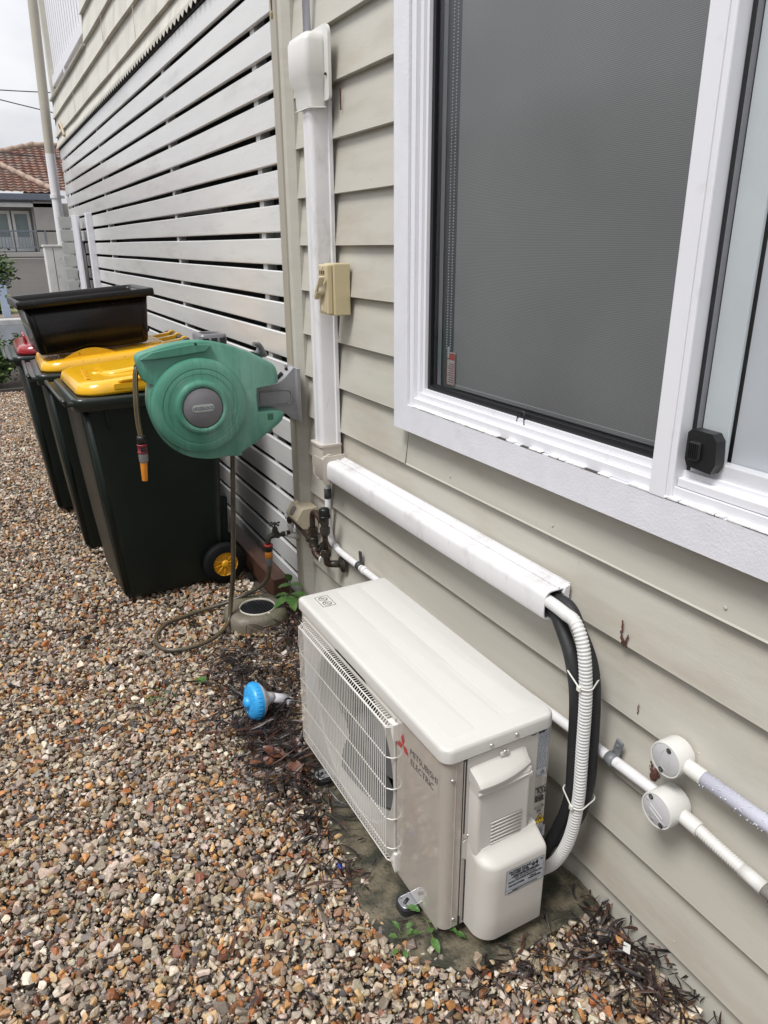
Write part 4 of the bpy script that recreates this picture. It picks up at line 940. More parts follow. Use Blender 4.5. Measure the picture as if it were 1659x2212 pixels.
# R32 label
rl = [(0, .0330, 0, .0008), (0, .0330, .0205, .0213), (0, .0008, 0, .0213), (.0322, .0330, 0, .0213)]
rects(rl, (-.1500, Y0-.0006, .3180), U, Vv, ink, 'refrigerant_frame', ac)
text('refrigerant_code', 'R32', .0180, (-.1455, Y0-.0010, .3215), U, Vv, ink, ac, sx=.92)
text('label_print', 'REFRIGERANT', .0046, (-.1490, Y0-.0008, .3350), U, Vv, ink, ac, sx=.85)
text('label_print', 'REFER TO THE\nSERVICE MANUAL\nFLAMMABLE GAS\nINSIDE. NO FIRE\nWHEN SERVICING', .0042, (-.1500, Y0-.0008, .3125), U, Vv, ink, ac, sx=.82, line=.86)
rects([(0, .0006, 0, .008), (.0112, .0118, 0, .008), (0, .0118, 0, .0006), (0, .0118, .0076, .008), (.0056, .0062, 0, .008), (.0155, .0160, 0, .009), (.0155, .0275, 0, .0005), (.027, .0275, 0, .009), (.0155, .0275, .0086, .009), (.021, .0215, 0, .009), (.0225, .026, .003, .006), (.001, .0045, .002, .0025), (.001, .0045, .004, .0045), (.0072, .0105, .002, .0025), (.0072, .0105, .004, .0045), (.007, .022, -.011, -.0102), (.005, .020, -.0045, -.0038), (.009, .018, -.0085, -.0065)], (-.1488, Y0-.0006, .2775), U, Vv, ink, 'manual_symbols', ac)
tri((-.1305, .2470), .0165, ink, 'warning_triangle_edge', Y0-.0010); tri((-.1305, .2464), .0142, M('warning_yellow', (.75, .50, .02), .4), 'warning_triangle', Y0-.0014)
g = G(); yv = Y0-.0020
g.faces([(-.1358, yv, .2420), (-.1305, yv, .2372), (-.1252, yv, .2420), (-.1262, yv, .2475), (-.1285, yv, .2465), (-.1290, yv, .2545), (-.1330, yv, .2490), (-.1352, yv, .2470)], [(0, 1, 2, 3, 4, 5, 6, 7)])
obj('flame_symbol', g, ink, ac)
g = G(); g.ball((-.1306, Y0-.0022, .2425), .0028, (1, .08, 1.2), 8); g.box(-.1390, -.1220, Y0-.0022, Y0-.0018, .2352, .2362); obj('flame_core', g, MATS['warning_yellow'], ac)
rects([(0, .020, 0, .032)], (-.1320, Y0-.0002, .188), U, Vv, lab, 'side_label', ac, .0006)
rects([(.002, .018-.003*(i % 3), .028-.0036*i, .0293-.0036*i) for i in range(8)], (-.1320, Y0-.0006, .188), U, Vv, ink, 'label_print', ac, .0006)
# sound label on the lower cover (curved only slightly: sits on the flat front)
yl = Y0-.003-.0731-.0006
ox, oz, LW, LH = -.2825, .1590, .1060, .0690
def yl_at(z): return yl
rects([(0, LW, 0, LH)], (ox, yl, oz), U, Vv, lab, 'sound_label', ac, .0)
rects([(.001, LW-.001, .001, .0016), (.001, LW-.001, LH-.0016, LH-.001), (.001, .0016, .001, LH-.001), (LW-.0016, LW-.001, .001, LH-.001), (.001, LW-.001, .0420, .0425), (.001, LW-.001, .0110, .0114)], (ox, yl, oz), U, Vv, ink, 'label_border', ac, .0003)
def st(s_, size, x, z, al='CENTER', sx=1., bold=0.): text('label_print', s_, size, (ox+x, yl-.0002, oz+z), U, Vv, ink, ac, al, sx=sx, bold=bold, line=.95)
st('OUTSIDE SOUND\nPOWER LEVEL', .0078, .038, .0585, sx=1.0, bold=.0001); st('64', .0170, .0790, .0520, sx=1.05, bold=.0003); st('dBA', .0048, .0980, .0600)
st('IF USED IN HEATING MODE CHECK NOISE\nTO COMPLY WITH THE LOCAL REQUIREMENTS', .0036, .054, .0465, sx=1.0); st('INSTALL THE UNIT AS PER THE MANUAL', .0034, .054, .0375, sx=.95)
st('CONSULT YOUR SUPPLIER BEFORE INSTALLATION', .0047, .054, .0310, sx=.88, bold=.0001)
st('MODEL No.', .0036, .076, .0245); st('(MANUFACTURER)', .0052, .030, .0200, bold=.0001); st('MUZ-AP50VGD2', .0050, .080, .0185, bold=.00015); st('MITSUBISHI ELECTRIC CONSUMER PRODUCTS', .0036, .054, .0060, sx=.95); st('MADE IN THAILAND', .0034, .022, .0020, sx=.9)
# front brand decal
Uf, Vf = (0, -1, 0), (0, 0, 1)
dec = M('decal_film', (.55, .52, .48), .14, .02, 6, coat=.6)
rects([(0, .190, 0, .0006), (0, .190, .0755, .076), (0, .0005, 0, .076), (.1895, .190, 0, .076)], (X0, 1.245, .394), Uf, Vf, M('decal_edge', (.40, .38, .35), .3), 'decal_outline', ac, .0004)
redd = M('logo_red', (.42, .03, .035), .35)
diamonds((X0, 1.208, .4305), .0300, Uf, Vf, redd, ac)
dkg = M('logo_dark', (.06, .055, .06), .35)
text('brand_lettering', 'MITSUBISHI', .0238, (X0, 1.175, .4285), Uf, Vf, dkg, ac, width=.113, bold=-.00035)
text('brand_lettering', 'ELECTRIC', .0238, (X0, 1.173, .4020), Uf, Vf, dkg, ac, width=.097, bold=-.00035)
# feet
footm = M('wet_galvanised', (.42, .43, .45), .22, .2, 20, .2, 60, metal=.8)
padm = M('rubber_pad', (.02, .02, .022), .35, .2, 20, .3, 60)
for yc in (1.150, 1.660):
    for xs, xe in ((-.437, -.36), (-.15, -.09)):
        xm = xs if xs < -.3 else xe; s_ = 1 if xs < -.3 else -1
        g = G(); P = rrect(min(xm, xm+s_*.07), max(xm, xm+s_*.07), yc-.019, yc+.019, .014, 6); g.prism(P, 'z', .0205, .0235, .0008, 1)
        Q = rrect(min(xm, xm+s_*.07)+.000, max(xm, xm+s_*.07), yc-.019, yc+.019, .014, 6)
        g.tube([(x, y, .0225) for x, y in rrect(min(xm+s_*.002, xm+s_*.06), max(xm+s_*.002, xm+s_*.06), yc-.018, yc+.018, .013, 6)], .0022, 6, closed=True)
        f_ = obj('mounting_foot', g, footm, ac)
        g = G(); g.tube([(xm+s_*.010, yc-.004, .0240), (xm+s_*.024, yc+.004, .0240)], .0042, 10); g.ball((xm+s_*.012, yc+.0125, .0236), .002, (1, 1, .4), 6); g.ball((xm+s_*.012, yc-.0125, .0236), .002, (1, 1, .4), 6); obj('bolt_slot', g, black, f_)
        g = G(); g.prism(rrect(min(xm-s_*.004, xm+s_*.07), max(xm-s_*.004, xm+s_*.07), yc-.026, yc+.026, .018, 6), 'z', .002, .0203, .004, 2); obj('rubber_pad', g, padm, f_)
g = G(); g.box(X0+.006, X1-.004, 1.13, 1.18, .02, .0335); g.box(X0+.006, X1-.004, 1.64, 1.69, .02, .0335); obj('base_rail', g, acp, ac)
# ---------------------------------------------------------------- wheelie bins
bing = M('dark_green_bin_plastic', (.007, .012, .0095), .36, spec=.28, var=.15, vs=5, bump=.25, bs=160, bdist=.0006, dirt=(.022, .022, .019, .35), dsc=3.5, dlo=.52, dhi=.75, dstretch=(1, 1, .4))
binrim = M('bin_rim_plastic', (.012, .018, .015), .28, .15, 8, .15, 60, drops=.3, dropsc=60)
yel = M('yellow_lid_plastic', (.78, .42, .012), .22, .05, 4, .15, 30, coat=.3, drops=.12, dropsc=70)
yeld = M('dirty_yellow_lid_plastic', (.76, .41, .012), .25, .05, 4, .15, 30, coat=.3, dirt=(.11, .055, .012, .9), dsc=34, dlo=.60, dhi=.68, fade=[((.30, .15, .03, .5), 4, .55, .7, (1, 1, 1))])
redl = M('red_lid_plastic', (.28, .012, .018), .18, .05, 4, .1, 30, coat=.4, drops=.2, dropsc=60)
yw = M('yellow_wheel_plastic', (.72, .36, .012), .4)
def make_bin(label, style):
    # local: front at x=-.30, handle/back at +x, near side at y=-.30
    b = root('wheelie_bin', (0, 0, 0), label, 'bin', 'wheelie bins lined up beside the slat screen')
    def ring(z, x0, x1, hw, r, bow=.0): return [(x+0, y, z) for x, y in rrect(x0, x1, -hw, hw, r, 5)]
    g = G()
    loft(g, [ring(.012, -.205, .245, .228, .05), ring(.03, -.212, .25, .234, .05), ring(.30, -.240, .262, .248, .05), ring(.55, -.262, .272, .260, .048), ring(.80, -.280, .282, .270, .045), ring(.900, -.288, .287, .273, .045), ring(.93, -.288, .287, .274, .045)])
    for s_ in (1, -1):   # front corner ribs and side gussets
        g.tube([(-.262, s_*.247, .90), (-.228, s_*.236, .45), (-.197, s_*.215, .03)], [.022, .020, .014], 10)
        for xx in (-.20, .03): g.prism([(xx, .905), (xx+.006, .905), (xx+.006, .80), (xx, .86)], 'y', min(s_*.262, s_*.292), max(s_*.262, s_*.292))
    g.prism([(.20, .0), (.285, .06), (.30, .40), (.26, .42), (.24, .03)][::-1], 'y', -.2, .2, .01, 2)
    body = obj('body', g, bing, b)
    g = G()
    loft(g, [ring(.882, -.297, .296, .282, .05), ring(.885, -.312, .300, .296, .05), ring(.925, -.316, .303, .300, .05), ring(.935, -.314, .300, .298, .05), ring(.937, -.270, .27, .262, .05), ring(.925, -.268, .27, .26, .05)])
    g.box(-.345, -.300, -.275, .275, .905, .925, .006, 2); g.tube([(-.342, -.28, .925), (-.348, -.24, .932), (-.348, .24, .932), (-.342, .28, .925)], .009, 8)
    obj('rim', g, binrim, b)
    g = G()
    for s_ in (1, -1): g.prism([(.27, .90), (.38, .985), (.425, 1.020), (.440, 1.040), (.425, 1.058), (.395, 1.050), (.27, .965)], 'y', s_*.215-.012, s_*.215+.012, .004, 2)
    g.tube([(.422, -.23, 1.038), (.422, .23, 1.038)], .0155, 16); g.box(.26, .30, -.1, .1, .90, .965, .004)
    h = obj('handle', g, binrim, b)
    lm = {'plain': yel, 'dirty': yeld, 'red': redl}[style]
    g = G()
    def lr(z0, z1, x0, x1, hw, r): return [(x, y, z0+(z1-z0)*(x-x0)/(x1-x0)) for x, y in rrect(x0, x1, -hw, hw, r if isinstance(r, list) else [.04, .04, r, r], 8)]
    loft(g, [lr(.937, .955, -.285, .33, .270, .10), lr(.946, .975, -.288, .33, .273, .10), lr(.975, 1.018, -.278, .33, .262, .10), lr(.985, 1.030, -.262, .325, .247, .09), lr(.989, 1.034, -.24, .32, .23, .08)])
    if style == 'plain':
        loft(g, [lr(.990, 1.032, -.17, .30, .135, [.03, .03, .06, .06]), lr(1.004, 1.050, -.155, .29, .115, [.03, .03, .06, .06]), lr(1.008, 1.053, -.14, .28, .10, [.03, .03, .05, .05])])
        for s_ in (1, -1): loft(g, [lr(.985, .995, -.20, -.06, .04, .02), lr(.999, 1.004, -.185, -.07, .028, .02)]) if s_ > 0 else None
        for q in range(5): g.box(-.235+.004*q, -.222+.004*q, -.17+q*.052, -.135+q*.052, .992, .9985+.0012*q, .001)
        g.tube(cat([(-.13, -.242, .972), (-.125, -.258, .988), (-.10, -.268, .994), (.02, -.270, .998), (.035, -.262, .990), (.045, -.245, .975)], 5), .007, 8)
        g.prism(rrect(-.15, .06, .9615, .982, .006), 'y', -.276, -.262, .002, 1)
    elif style == 'dirty':
        loft(g, [lr(.990, 1.032, -.20, .31, .165, [.03, .03, .05, .05]), lr(1.000, 1.043, -.185, .30, .145, [.03, .03, .05, .05])])
        # arched grip flange near the front
        n = 16; P = [(-.20+.30*k/n, .980+.054*math.sin(math.pi*k/n)**.9+.012*k/n) for k in range(n+1)]; P += [(p[0], .978) for p in (P[-1], P[0])]
        g.prism(P[::-1], 'y', -.228, -.220, .002, 1)
    else:
        loft(g, [lr(.988, 1.008, -.20, .31, .165, [.03, .03, .08, .08]), lr(1.004, 1.022, -.185, .30, .145, [.03, .03, .08, .08])])
        g.tube(cat([(-.225, -.08, .985), (-.235, -.075, 1.03), (-.235, .075, 1.03), (-.225, .08, .985)], 5), .007, 8)
        g.tube(cat([(-.07, -.235, .985), (-.065, -.25, 1.005), (.045, -.25, 1.01), (.05, -.235, .985)], 5), .007, 8)
    for yy in (-.15, .02, .17): # hinge loops round the handle
        g.prism([(.29, 1.000), (.40, 1.012), (.402, 1.050), (.30, 1.035)], 'y', yy-.02, yy+.02, .004, 2); g.tube([(.422, yy-.022, 1.038), (.422, yy+.022, 1.038)], .0225, 16)
    obj('lid', g, lm, b)
    for s_ in (-1, 1):
        ys = s_*.262; w_ = None
        g = G(); g.lathe([(.058, -.022), (.091, -.022), (.098, -.015), (.100, 0), (.098, .015), (.091, .022), (.058, .022)], (.242, ys, .102), (0, s_, 0), 40); wh = obj('wheel', g, M('black_tyre', (.005, .005, .006), .7, .2, 20, spec=.2), b)
        g = G(); g.lathe([(.067, -.005), (.067, .018), (.063, .021), (.060, .016), (.058, .008), (.020, .006), (.017, .020), (.010, .023), (0, .022)], (.242, ys, .102), (0, s_, 0), 40)
        for k in range(10):
            a = 2*math.pi*k/10+.2; g.tube([(.242+.014*math.cos(a), ys+s_*.013, .102+.014*math.sin(a)), (.242+.062*math.cos(a), ys+s_*.013, .102+.062*math.sin(a))], .0035, 6)
        obj('rim', g, yw, wh)
    return b
def place(b, x, y, rz, rx=0): b.location = (x, y, .004); b.rotation_euler = (0, rx, rz)
b1 = make_bin('nearest dark green wheelie bin with a clean yellow lid, behind the hose reel', 'plain'); place(b1, -.520, 3.385, R(2))
b2 = make_bin('middle wheelie bin with a dirt-speckled yellow lid carrying the black tub', 'dirty'); place(b2, -.585, 4.085, R(-1))
b3 = make_bin('furthest wheelie bin with a dark red lid, mostly hidden by the tub', 'red'); place(b3, -.655, 4.80, R(0))
# black tub on the middle bin
tub = root('plastic_tub', (0, 0, 0), 'large empty black plastic tub tilted on top of the middle bin lid', 'tub')
tm = M('black_tub_plastic', (.006, .005, .0045), .2, .3, 3, .12, 20, coat=.0, spec=.22, dirt=(.03, .014, .005, .5), dsc=2.5, dlo=.5, dhi=.7, bdist=.001)
def TR(z, hx, hy, r): return [(x, y, z) for x, y in rrect(-hx, hx, -hy, hy, r, 5)]
g = G(); loft(g, [TR(.0, .250, .170, .03), TR(.01, .258, .177, .03), TR(.245, .288, .192, .025), TR(.245, .284, .188, .025), TR(.012, .254, .173, .03), TR(.012, .2, .1, .03)], cap=True)
for xx in (.235, -.235):
    g.tube([(xx*.98, -.176, .012), (xx*1.10, -.190, .230)], .0045, 6)
obj('body', g, tm, tub)
g = G(); loft(g, [TR(.232, .287, .191, .03), TR(.222, .309, .213, .012), TR(.226, .314, .218, .012), TR(.254, .314, .218, .012), TR(.259, .309, .213, .012), TR(.258, .297, .201, .02), TR(.246, .290, .194, .025), TR(.236, .287, .191, .03)], cap=False)
obj('rim', g, M('wet_black_rim', (.006, .006, .006), .3, .2, 8, .2, 40, drops=.8, dropsc=55, spec=.3), tub)
tub.location = (-.617, 4.055, 1.034); tub.rotation_euler = (0, R(-3.9), R(3))
# ---------------------------------------------------------------- hose reel
reel = root('hose_reel', (-.3, 2.65, .97), 'faded green wall mounted hose reel with a grey hub, in front of the bins', 'hose reel')
grn = M('faded_green_plastic', (.060, .215, .150), .42, .1, 5, .15, 60, dirt=(.17, .34, .28, .8), dsc=5, dlo=.42, dhi=.62, dstretch=(1, 1, .35), fade=[((.035, .15, .10, .55), 22, .58, .64, (3.0, 1, .10)), ((.30, .48, .40, .5), 3.2, .58, .72, (1, 1, 1))], drops=.25, dropsc=90)
O = [(-.647, 1.161), (-.60, 1.178), (-.54, 1.192), (-.47, 1.200), (-.40, 1.196), (-.33, 1.178), (-.26, 1.150), (-.200, 1.118), (-.168, 1.098), (-.155, 1.075), (-.152, 1.045), (-.158, 1.028), (-.22, 1.020), (-.236, 1.010), (-.236, .935), (-.225, .926), (-.142, .918), (-.141, .892), (-.155, .875), (-.20, .845), (-.26, .808), (-.305, .783), (-.315, .768), (-.36, .772), (-.41, .770), (-.46, .776), (-.52, .797), (-.575, .84), (-.61, .90), (-.628, .97), (-.622, 1.035), (-.612, 1.062), (-.636, 1.076), (-.648, 1.12)]
O = [(p.x, p.y) for p in cat([(x, z, 0) for x, z in O], 4, True)]
g = G(); OC = (-.40, .975); SO = lambda s_, y: [(OC[0]+(x-OC[0])*s_, y, OC[1]+(z-OC[1])*s_) for x, z in O]
loft(g, [SO(.965, 2.574), SO(.985, 2.577), SO(.998, 2.588), SO(.998, 2.615), SO(.975, 2.66), SO(.94, 2.71), SO(.90, 2.725)], smooth=False)
cxr, czr = -.455, .975; yf = 2.575
g.lathe([(.168, -.002), (.168, .012), (.163, .026), (.150, .034), (.135, .036), (.1325, .0345), (.130, .036), (.116, .0375), (.1145, .0362), (.113, .0378), (.098, .039), (.094, .0415), (.091, .052), (.085, .056), (.078, .0565), (.072, .053), (.0705, .046), (0, .046)], (cxr, yf, czr), (0, -1, 0), 96)
# shoulder sweeping to the tip
g.prism([(-.640, 1.150), (-.60, 1.170), (-.47, 1.188), (-.40, 1.184), (-.42, 1.165), (-.52, 1.155), (-.60, 1.150)][::-1], 'y', 2.560, 2.58, .006, 2, 30)
casing_r = obj('casing', g, grn, reel, autos=38)
hub = M('grey_hub_plastic', (.16, .155, .165), .35, .12, 9, dirt=(.2, .2, .21, .5), dsc=8, dlo=.5, dhi=.7)
g = G(); g.lathe([(.0695, .040), (.0695, .0515), (.067, .0545), (.0, .0560)], (cxr, yf, czr), (0, -1, 0), 64); obj('hub_cap', g, hub, reel)
g = G(); g.lathe([(.0715, .0495), (.0695, .0505)], (cxr, yf, czr), (0, -1, 0), 64); obj('hub_ring', g, black, reel)
yh = yf-.0562; badge = M('badge_plate', (.36, .38, .35), .35)
g = G(); g.prism(rrect(-.0385, .0385, -.0125, .0125, .0122, 8), 'y', -.0012, .0006, .0004, 1, mat=Matrix.Translation((cxr, yh, czr)) @ Matrix.Rotation(R(0), 4, 'Y')); obj('badge', g, badge, reel)
text('brand_lettering', 'HOZELOCK', .0165, (cxr, yh-.0014, czr-.0058), (1, 0, 0), (0, 0, 1), M('badge_lettering', (.12, .15, .17), .4), reel, 'CENTER', sx=.82, bold=.0005)
g = G()
for x, z in ((-.627, 1.148), (-.629, 1.092), (-.452, 1.190), (-.237, 1.058), (-.194, 1.062), (-.222, .905), (-.163, .905), (-.315, .785), (-.545, 1.172)):
    if x in (-.545,): continue
    yy_ = 2.559 if (x, z) in ((-.452, 1.190),) else 2.5745
    g.lathe([(0, .0002), (.0048, .0002)], (x, yy_, z), (0, -1, 0), 14)
obj('screw_hole', g, dark_in, reel)
g = G(); g.box(-.205, -.182, 2.5738, 2.5752, .893, .917); obj('small_label', g, M('dark_green_label', (.02, .10, .05), .5), reel)
g = G()
loft(g, [[(x, y, z) for x, y in rrect(-.425, -.325, 2.60, 2.72, .02, 4)] for z in (1.165, 1.208)]+[[(x, y, 1.214) for x, y in rrect(-.421, -.329, 2.604, 2.716, .018, 4)]]+[[(x, y, 1.214) for x, y in rrect(-.405, -.345, 2.622, 2.70, .014, 4)]]+[[(x, y, 1.190) for x, y in rrect(-.402, -.348, 2.625, 2.697, .014, 4)]])
handle = obj('carry_handle', g, hub, reel, autos=35)
g = G()
for a in (-.415, -.385, -.355): g.box(a, a+.022, 2.5988, 2.6005, 1.176, 1.202, .001)
obj('handle_slots', g, black, handle)
g = G(); g.cyl((-.205, 2.64, 1.085), (-.205, 2.64, 1.135), .012, 14); g.lathe([(.030, .010), (.022, .002), (.008, 0)], (-.205, 2.64, 1.125), (0.2, 0, 1), 20)
g.tube(cat([(-.205, 2.64, 1.13), (-.195, 2.63, 1.150), (-.213, 2.61, 1.168), (-.232, 2.60, 1.172)], 5), [.012]*6+[.010]*5+[.0075]*5, 10); g.lathe([(.026, .0), (.018, .02), (.008, .04)], (-.190, 2.65, 1.12), (-.1, -.1, 1), 18)
obj('hose_guide', g, hub, reel, autos=50)
g = G(); g.cyl((-.178, 2.66, .86), (-.170, 2.66, .825), .013, 14); obj('pivot_pin', g, hub, reel)
brk = M('grey_bracket_plastic', (.24, .235, .245), .45, .1, 9, dirt=(.33, .33, .34, .6), dsc=7, dlo=.48, dhi=.65)
BO = [(-.240, 1.008), (-.165, 1.004), (-.125, 1.008), (-.095, 1.028), (-.072, 1.050), (-.057, 1.064), (-.043, 1.060), (-.041, .955), (-.041, .865), (-.050, .856), (-.066, .864), (-.084, .880), (-.10, .890), (-.165, .893), (-.240, .905)]
g = G(); g.prism(BO[::-1], 'y', 2.664, 2.712, .006, 2, 25)
g.prism([(2.640, 1.062), (2.640, .858), (2.775, .858), (2.775, 1.062)], 'x', -.053, -.0405, .006, 2)
g.prism([(-.20, .932), (-.09, .932), (-.078, .945), (-.078, .968), (-.09, .980), (-.20, .980)], 'y', 2.6605, 2.665, .002, 1)
g.tube(cat([(-.20, 2.660, .928), (-.10, 2.660, .926), (-.078, 2.660, .935), (-.072, 2.660, .955), (-.078, 2.660, .978), (-.10, 2.660, .985), (-.20, 2.660, .983)], 5), .0022, 6)
bracket = obj('wall_bracket', g, brk, reel, autos=40)
g = G(); g.tube([(-.118, 2.70, 1.0205), (-.092, 2.70, 1.042)], .007, 8); g.tube([(-.078, 2.70, 1.054), (-.070, 2.70, 1.0585)], .006, 8); obj('bracket_hole', g, dark_in, bracket)
# ---------------------------------------------------------------- hoses
hosem = M('olive_garden_hose', (.078, .067, .048), .38, .1, 14, .1, 60, dirt=(.03, .025, .02, .7), dsc=12, dlo=.5, dhi=.65)
stripe = M('hose_stripe', (.22, .14, .035), .45)
gh = root('garden_hose', (-.4, 2.8, .02), 'olive garden hose dropping from the reel, looping over the gravel and rising to the tap', 'hose')
hp = cat([(-.322, 2.66, .80), (-.329, 2.66, .70), (-.337, 2.665, .56), (-.344, 2.68, .40), (-.350, 2.705, .24), (-.358, 2.735, .12), (-.378, 2.715, .035), (-.42, 2.665, .018), (-.475, 2.62, .016), (-.545, 2.595, .016), (-.615, 2.595, .016), (-.665, 2.625, .016), (-.685, 2.69, .016), (-.668, 2.765, .016), (-.61, 2.835, .016), (-.53, 2.862, .016), (-.43, 2.878, .02), (-.34, 2.865, .035), (-.27, 2.845, .062), (-.215, 2.80, .105), (-.186, 2.765, .155), (-.178, 2.752, .205), (-.176, 2.75, .245)], 10)
g = G(); g.tube(hp, .0088, 14); obj('tube', g, hosem, gh)
g = G()
for s_ in (1, -1):
    q = [p+Vector((s_*.0015, -.0022, .0078 if p.z < .06 else .002))+(Vector((s_*.0072, -.004, -.002)) if p.z >= .06 else Vector((s_*.001, 0, .0))) for p in hp[::2]]
    if s_ > 0: g.tube(q, .0013, 5)
obj('stripe', g, stripe, gh)
g = G(); g.lathe([(.011, 0), (.0125, .003), (.0125, .020), (.0145, .024), (.0145, .034), (.0135, .036)], (-.176, 2.75, .222), (0, 0, 1), 24)
for k in range(12): a = k/12*6.28; g.box(-.176+.0125*math.cos(a)-.001, -.176+.0125*math.cos(a)+.001, 2.75+.0125*math.sin(a)-.001, 2.75+.0125*math.sin(a)+.001, .225, .242)
hc = obj('connector_nut', g, M('grey_nut_plastic', (.16, .16, .17), .45), gh)
org = M('orange_plastic', (.62, .22, .025), .38)
g = G(); g.lathe([(.0135, 0), (.0165, .002), (.0165, .028), (.0145, .030)], (-.176, 2.75, .258), (0, 0, 1), 24); g.box(-.1925, -.189, 2.740, 2.752, .264, .280, .001); obj('connector_body', g, org, gh)
g = G(); g.lathe([(.0150, 0), (.0175, .002), (.0175, .014), (.0190, .016), (.0190, .026), (.0165, .028)], (-.176, 2.75, .288), (0, 0, 1), 24); obj('tap_adaptor', g, black, gh)
g = G(); g.lathe([(.0130, 0), (.0196, 0), (.0196, .006), (.0165, .009), (.0130, .009)], (-.176, 2.75, .313), (0, 0, 1), 28); obj('red_collar', g, M('red_plastic', (.5, .05, .03), .4), gh)
# short hose tail at the reel tip
ht = root('hose_tail', (-.655, 2.61, 1.0), 'short hose end with an orange nozzle fitting hanging from the reel tip', 'hose')
tp_ = cat([(-.632, 2.62, 1.12), (-.648, 2.61, 1.115), (-.657, 2.605, 1.08), (-.664, 2.60, 1.01), (-.666, 2.60, .94), (-.662, 2.60, .872)], 8)
g = G(); g.tube(tp_, .0095, 14); obj('tube', g, hosem, ht)
g = G(); g.tube([p+Vector((.0015, -.0093, 0)) for p in tp_[8:]], .0013, 5); g.tube([p+Vector((-.0085, -.004, 0)) for p in tp_[10:]], .001, 5); obj('stripe', g, stripe, ht)
g = G(); g.ball((-.640, 2.615, 1.118), .017, seg=12); obj('hose_stop', g, black, ht)
xq, yq = -.6625, 2.60
g = G(); g.lathe([(.0105, 0), (.0150, .001), (.0155, .020), (.0145, .026), (.010, .027)], (xq, yq, .856), (.02, 0, 1), 24); obj('black_collar', g, black, ht)
g = G(); g.lathe([(.0150, 0), (.0175, .001), (.0175, .005), (.0160, .006), (.0160, .026), (.0175, .027), (.0175, .031), (.015, .032)], (xq-.0005, yq, .822), (.02, 0, 1), 24); obj('red_ring', g, M('dark_red_plastic', (.22, .02, .03), .4), ht)
g = G(); g.box(xq-.010, xq+.008, yq-.0178, yq-.015, .829, .846, .001); g.cyl((xq, yq, .850), (xq, yq, .858), .012, 16); obj('release_tab', g, black, ht)
g = G(); g.lathe([(.0125, 0), (.0145, .002), (.0152, .030), (.0162, .033)], (xq-.001, yq, .788), (.02, 0, 1), 24)
for k in range(14): a = k/14*6.28; g.tube([(xq+.0145*math.cos(a), yq+.0145*math.sin(a), .792), (xq+.0155*math.cos(a), yq+.0155*math.sin(a), .816)], .0012, 5)
obj('grey_body', g, M('light_grey_plastic', (.22, .22, .22), .45), ht)
g = G(); g.lathe([(.004, 0), (.0088, 0), (.0095, .002), (.0122, .066), (.0122, .070)], (xq-.0045, yq, .720), (.05, 0, 1), 24)
for k in range(3): a = k/3*6.28-1; g.tube([(xq-.004+.009*math.cos(a), yq+.009*math.sin(a), .722), (xq-.001+.012*math.cos(a), yq+.012*math.sin(a), .785)], .0014, 5)
obj('orange_nozzle', g, org, ht)
# ---------------------------------------------------------------- taps and copper pipework
brass = M('tarnished_brass', (.070, .066, .054), .42, .3, 25, .4, 90, metal=.55, dirt=(.05, .03, .022, .8), dsc=16, dlo=.48, dhi=.62)
cop = M('tarnished_copper', (.060, .036, .028), .45, .3, 20, .3, 80, metal=.4, dirt=(.03, .026, .022, .8), dsc=12, dlo=.45, dhi=.6)
ptape = M('splashed_paint', (.62, .62, .60), .5, .1, 30, .4, 60, dirt=(.12, .09, .07, .8), dsc=30, dlo=.58, dhi=.66)
tap = root('garden_tap', (-.09, 2.75, .35), 'brass garden tap with a cross handle projecting from painted pipe at the corner trim', 'tap')
g = G(); TY = 2.75
g.tube(cat([(-.176, TY, .317), (-.176, TY, .332), (-.168, TY, .350), (-.150, TY, .357), (-.130, TY, .352), (-.112, TY, .353)], 6), [.0095]*7+[.011]*7+[.013]*6+[.0125]*6+[.009]*5, 14)
g.cyl((-.142, TY, .350), (-.142, TY, .372), .0145, 8); g.cyl((-.142, TY, .372), (-.142, TY, .392), .0095, 16); g.cyl((-.142, TY, .376), (-.142, TY, .384), .0125, 6); g.cyl((-.142, TY, .392), (-.142, TY, .404), .004, 10)
g.tube([(-.112, TY, .353), (-.098, TY, .354)], .0125, 6); obj('tap_body', g, brass, tap)
g = G()
for a in (20, 110): 
    c, s_ = math.cos(R(a)), math.sin(R(a)); g.tube([(-.142-c*.022, TY-s_*.022, .406), (-.142+c*.022, TY+s_*.022, .406)], .0032, 8)
    for q in (1, -1): g.ball((-.142+q*c*.023, TY+q*s_*.023, .406), .0052, seg=8)
g.ball((-.142, TY, .407), .008, seg=10); obj('cross_handle', g, brass, tap)
g = G(); g.tube([(-.100, TY, .354), (-.094, TY, .354)], .0125, 14); g.tube([(-.090, TY, .348), (-.060, TY, .338), (-.038, TY, .332)], [.011, .014, .017], 14); g.tube([(-.072, TY, .355), (-.072, TY, .398)], .0095, 12); g.cyl((-.072, TY, .376), (-.072, TY, .394), .0145, 6); g.tube([(-.084, TY+.01, .440), (-.084, TY, .418)], .0095, 12)
obj('painted_elbow', g, ptape, tap)
g = G(); g.tube([(-.094, TY, .354), (-.078, TY, .355)], .0115, 12)
g.tube(cat([(-.074, TY, .400), (-.081, TY-.005, .415), (-.078, TY-.012, .424), (-.070, TY-.035, .420), (-.064, 2.65, .402), (-.064, 2.56, .386)], 6), .0085, 12); obj('feed_pipe', g, cop, tap)
pw = root('valve_pipework', (-.06, 2.42, .4), 'tarnished copper pipes and valve with a black cap on the wall under the trunking', 'pipework')
g = G()
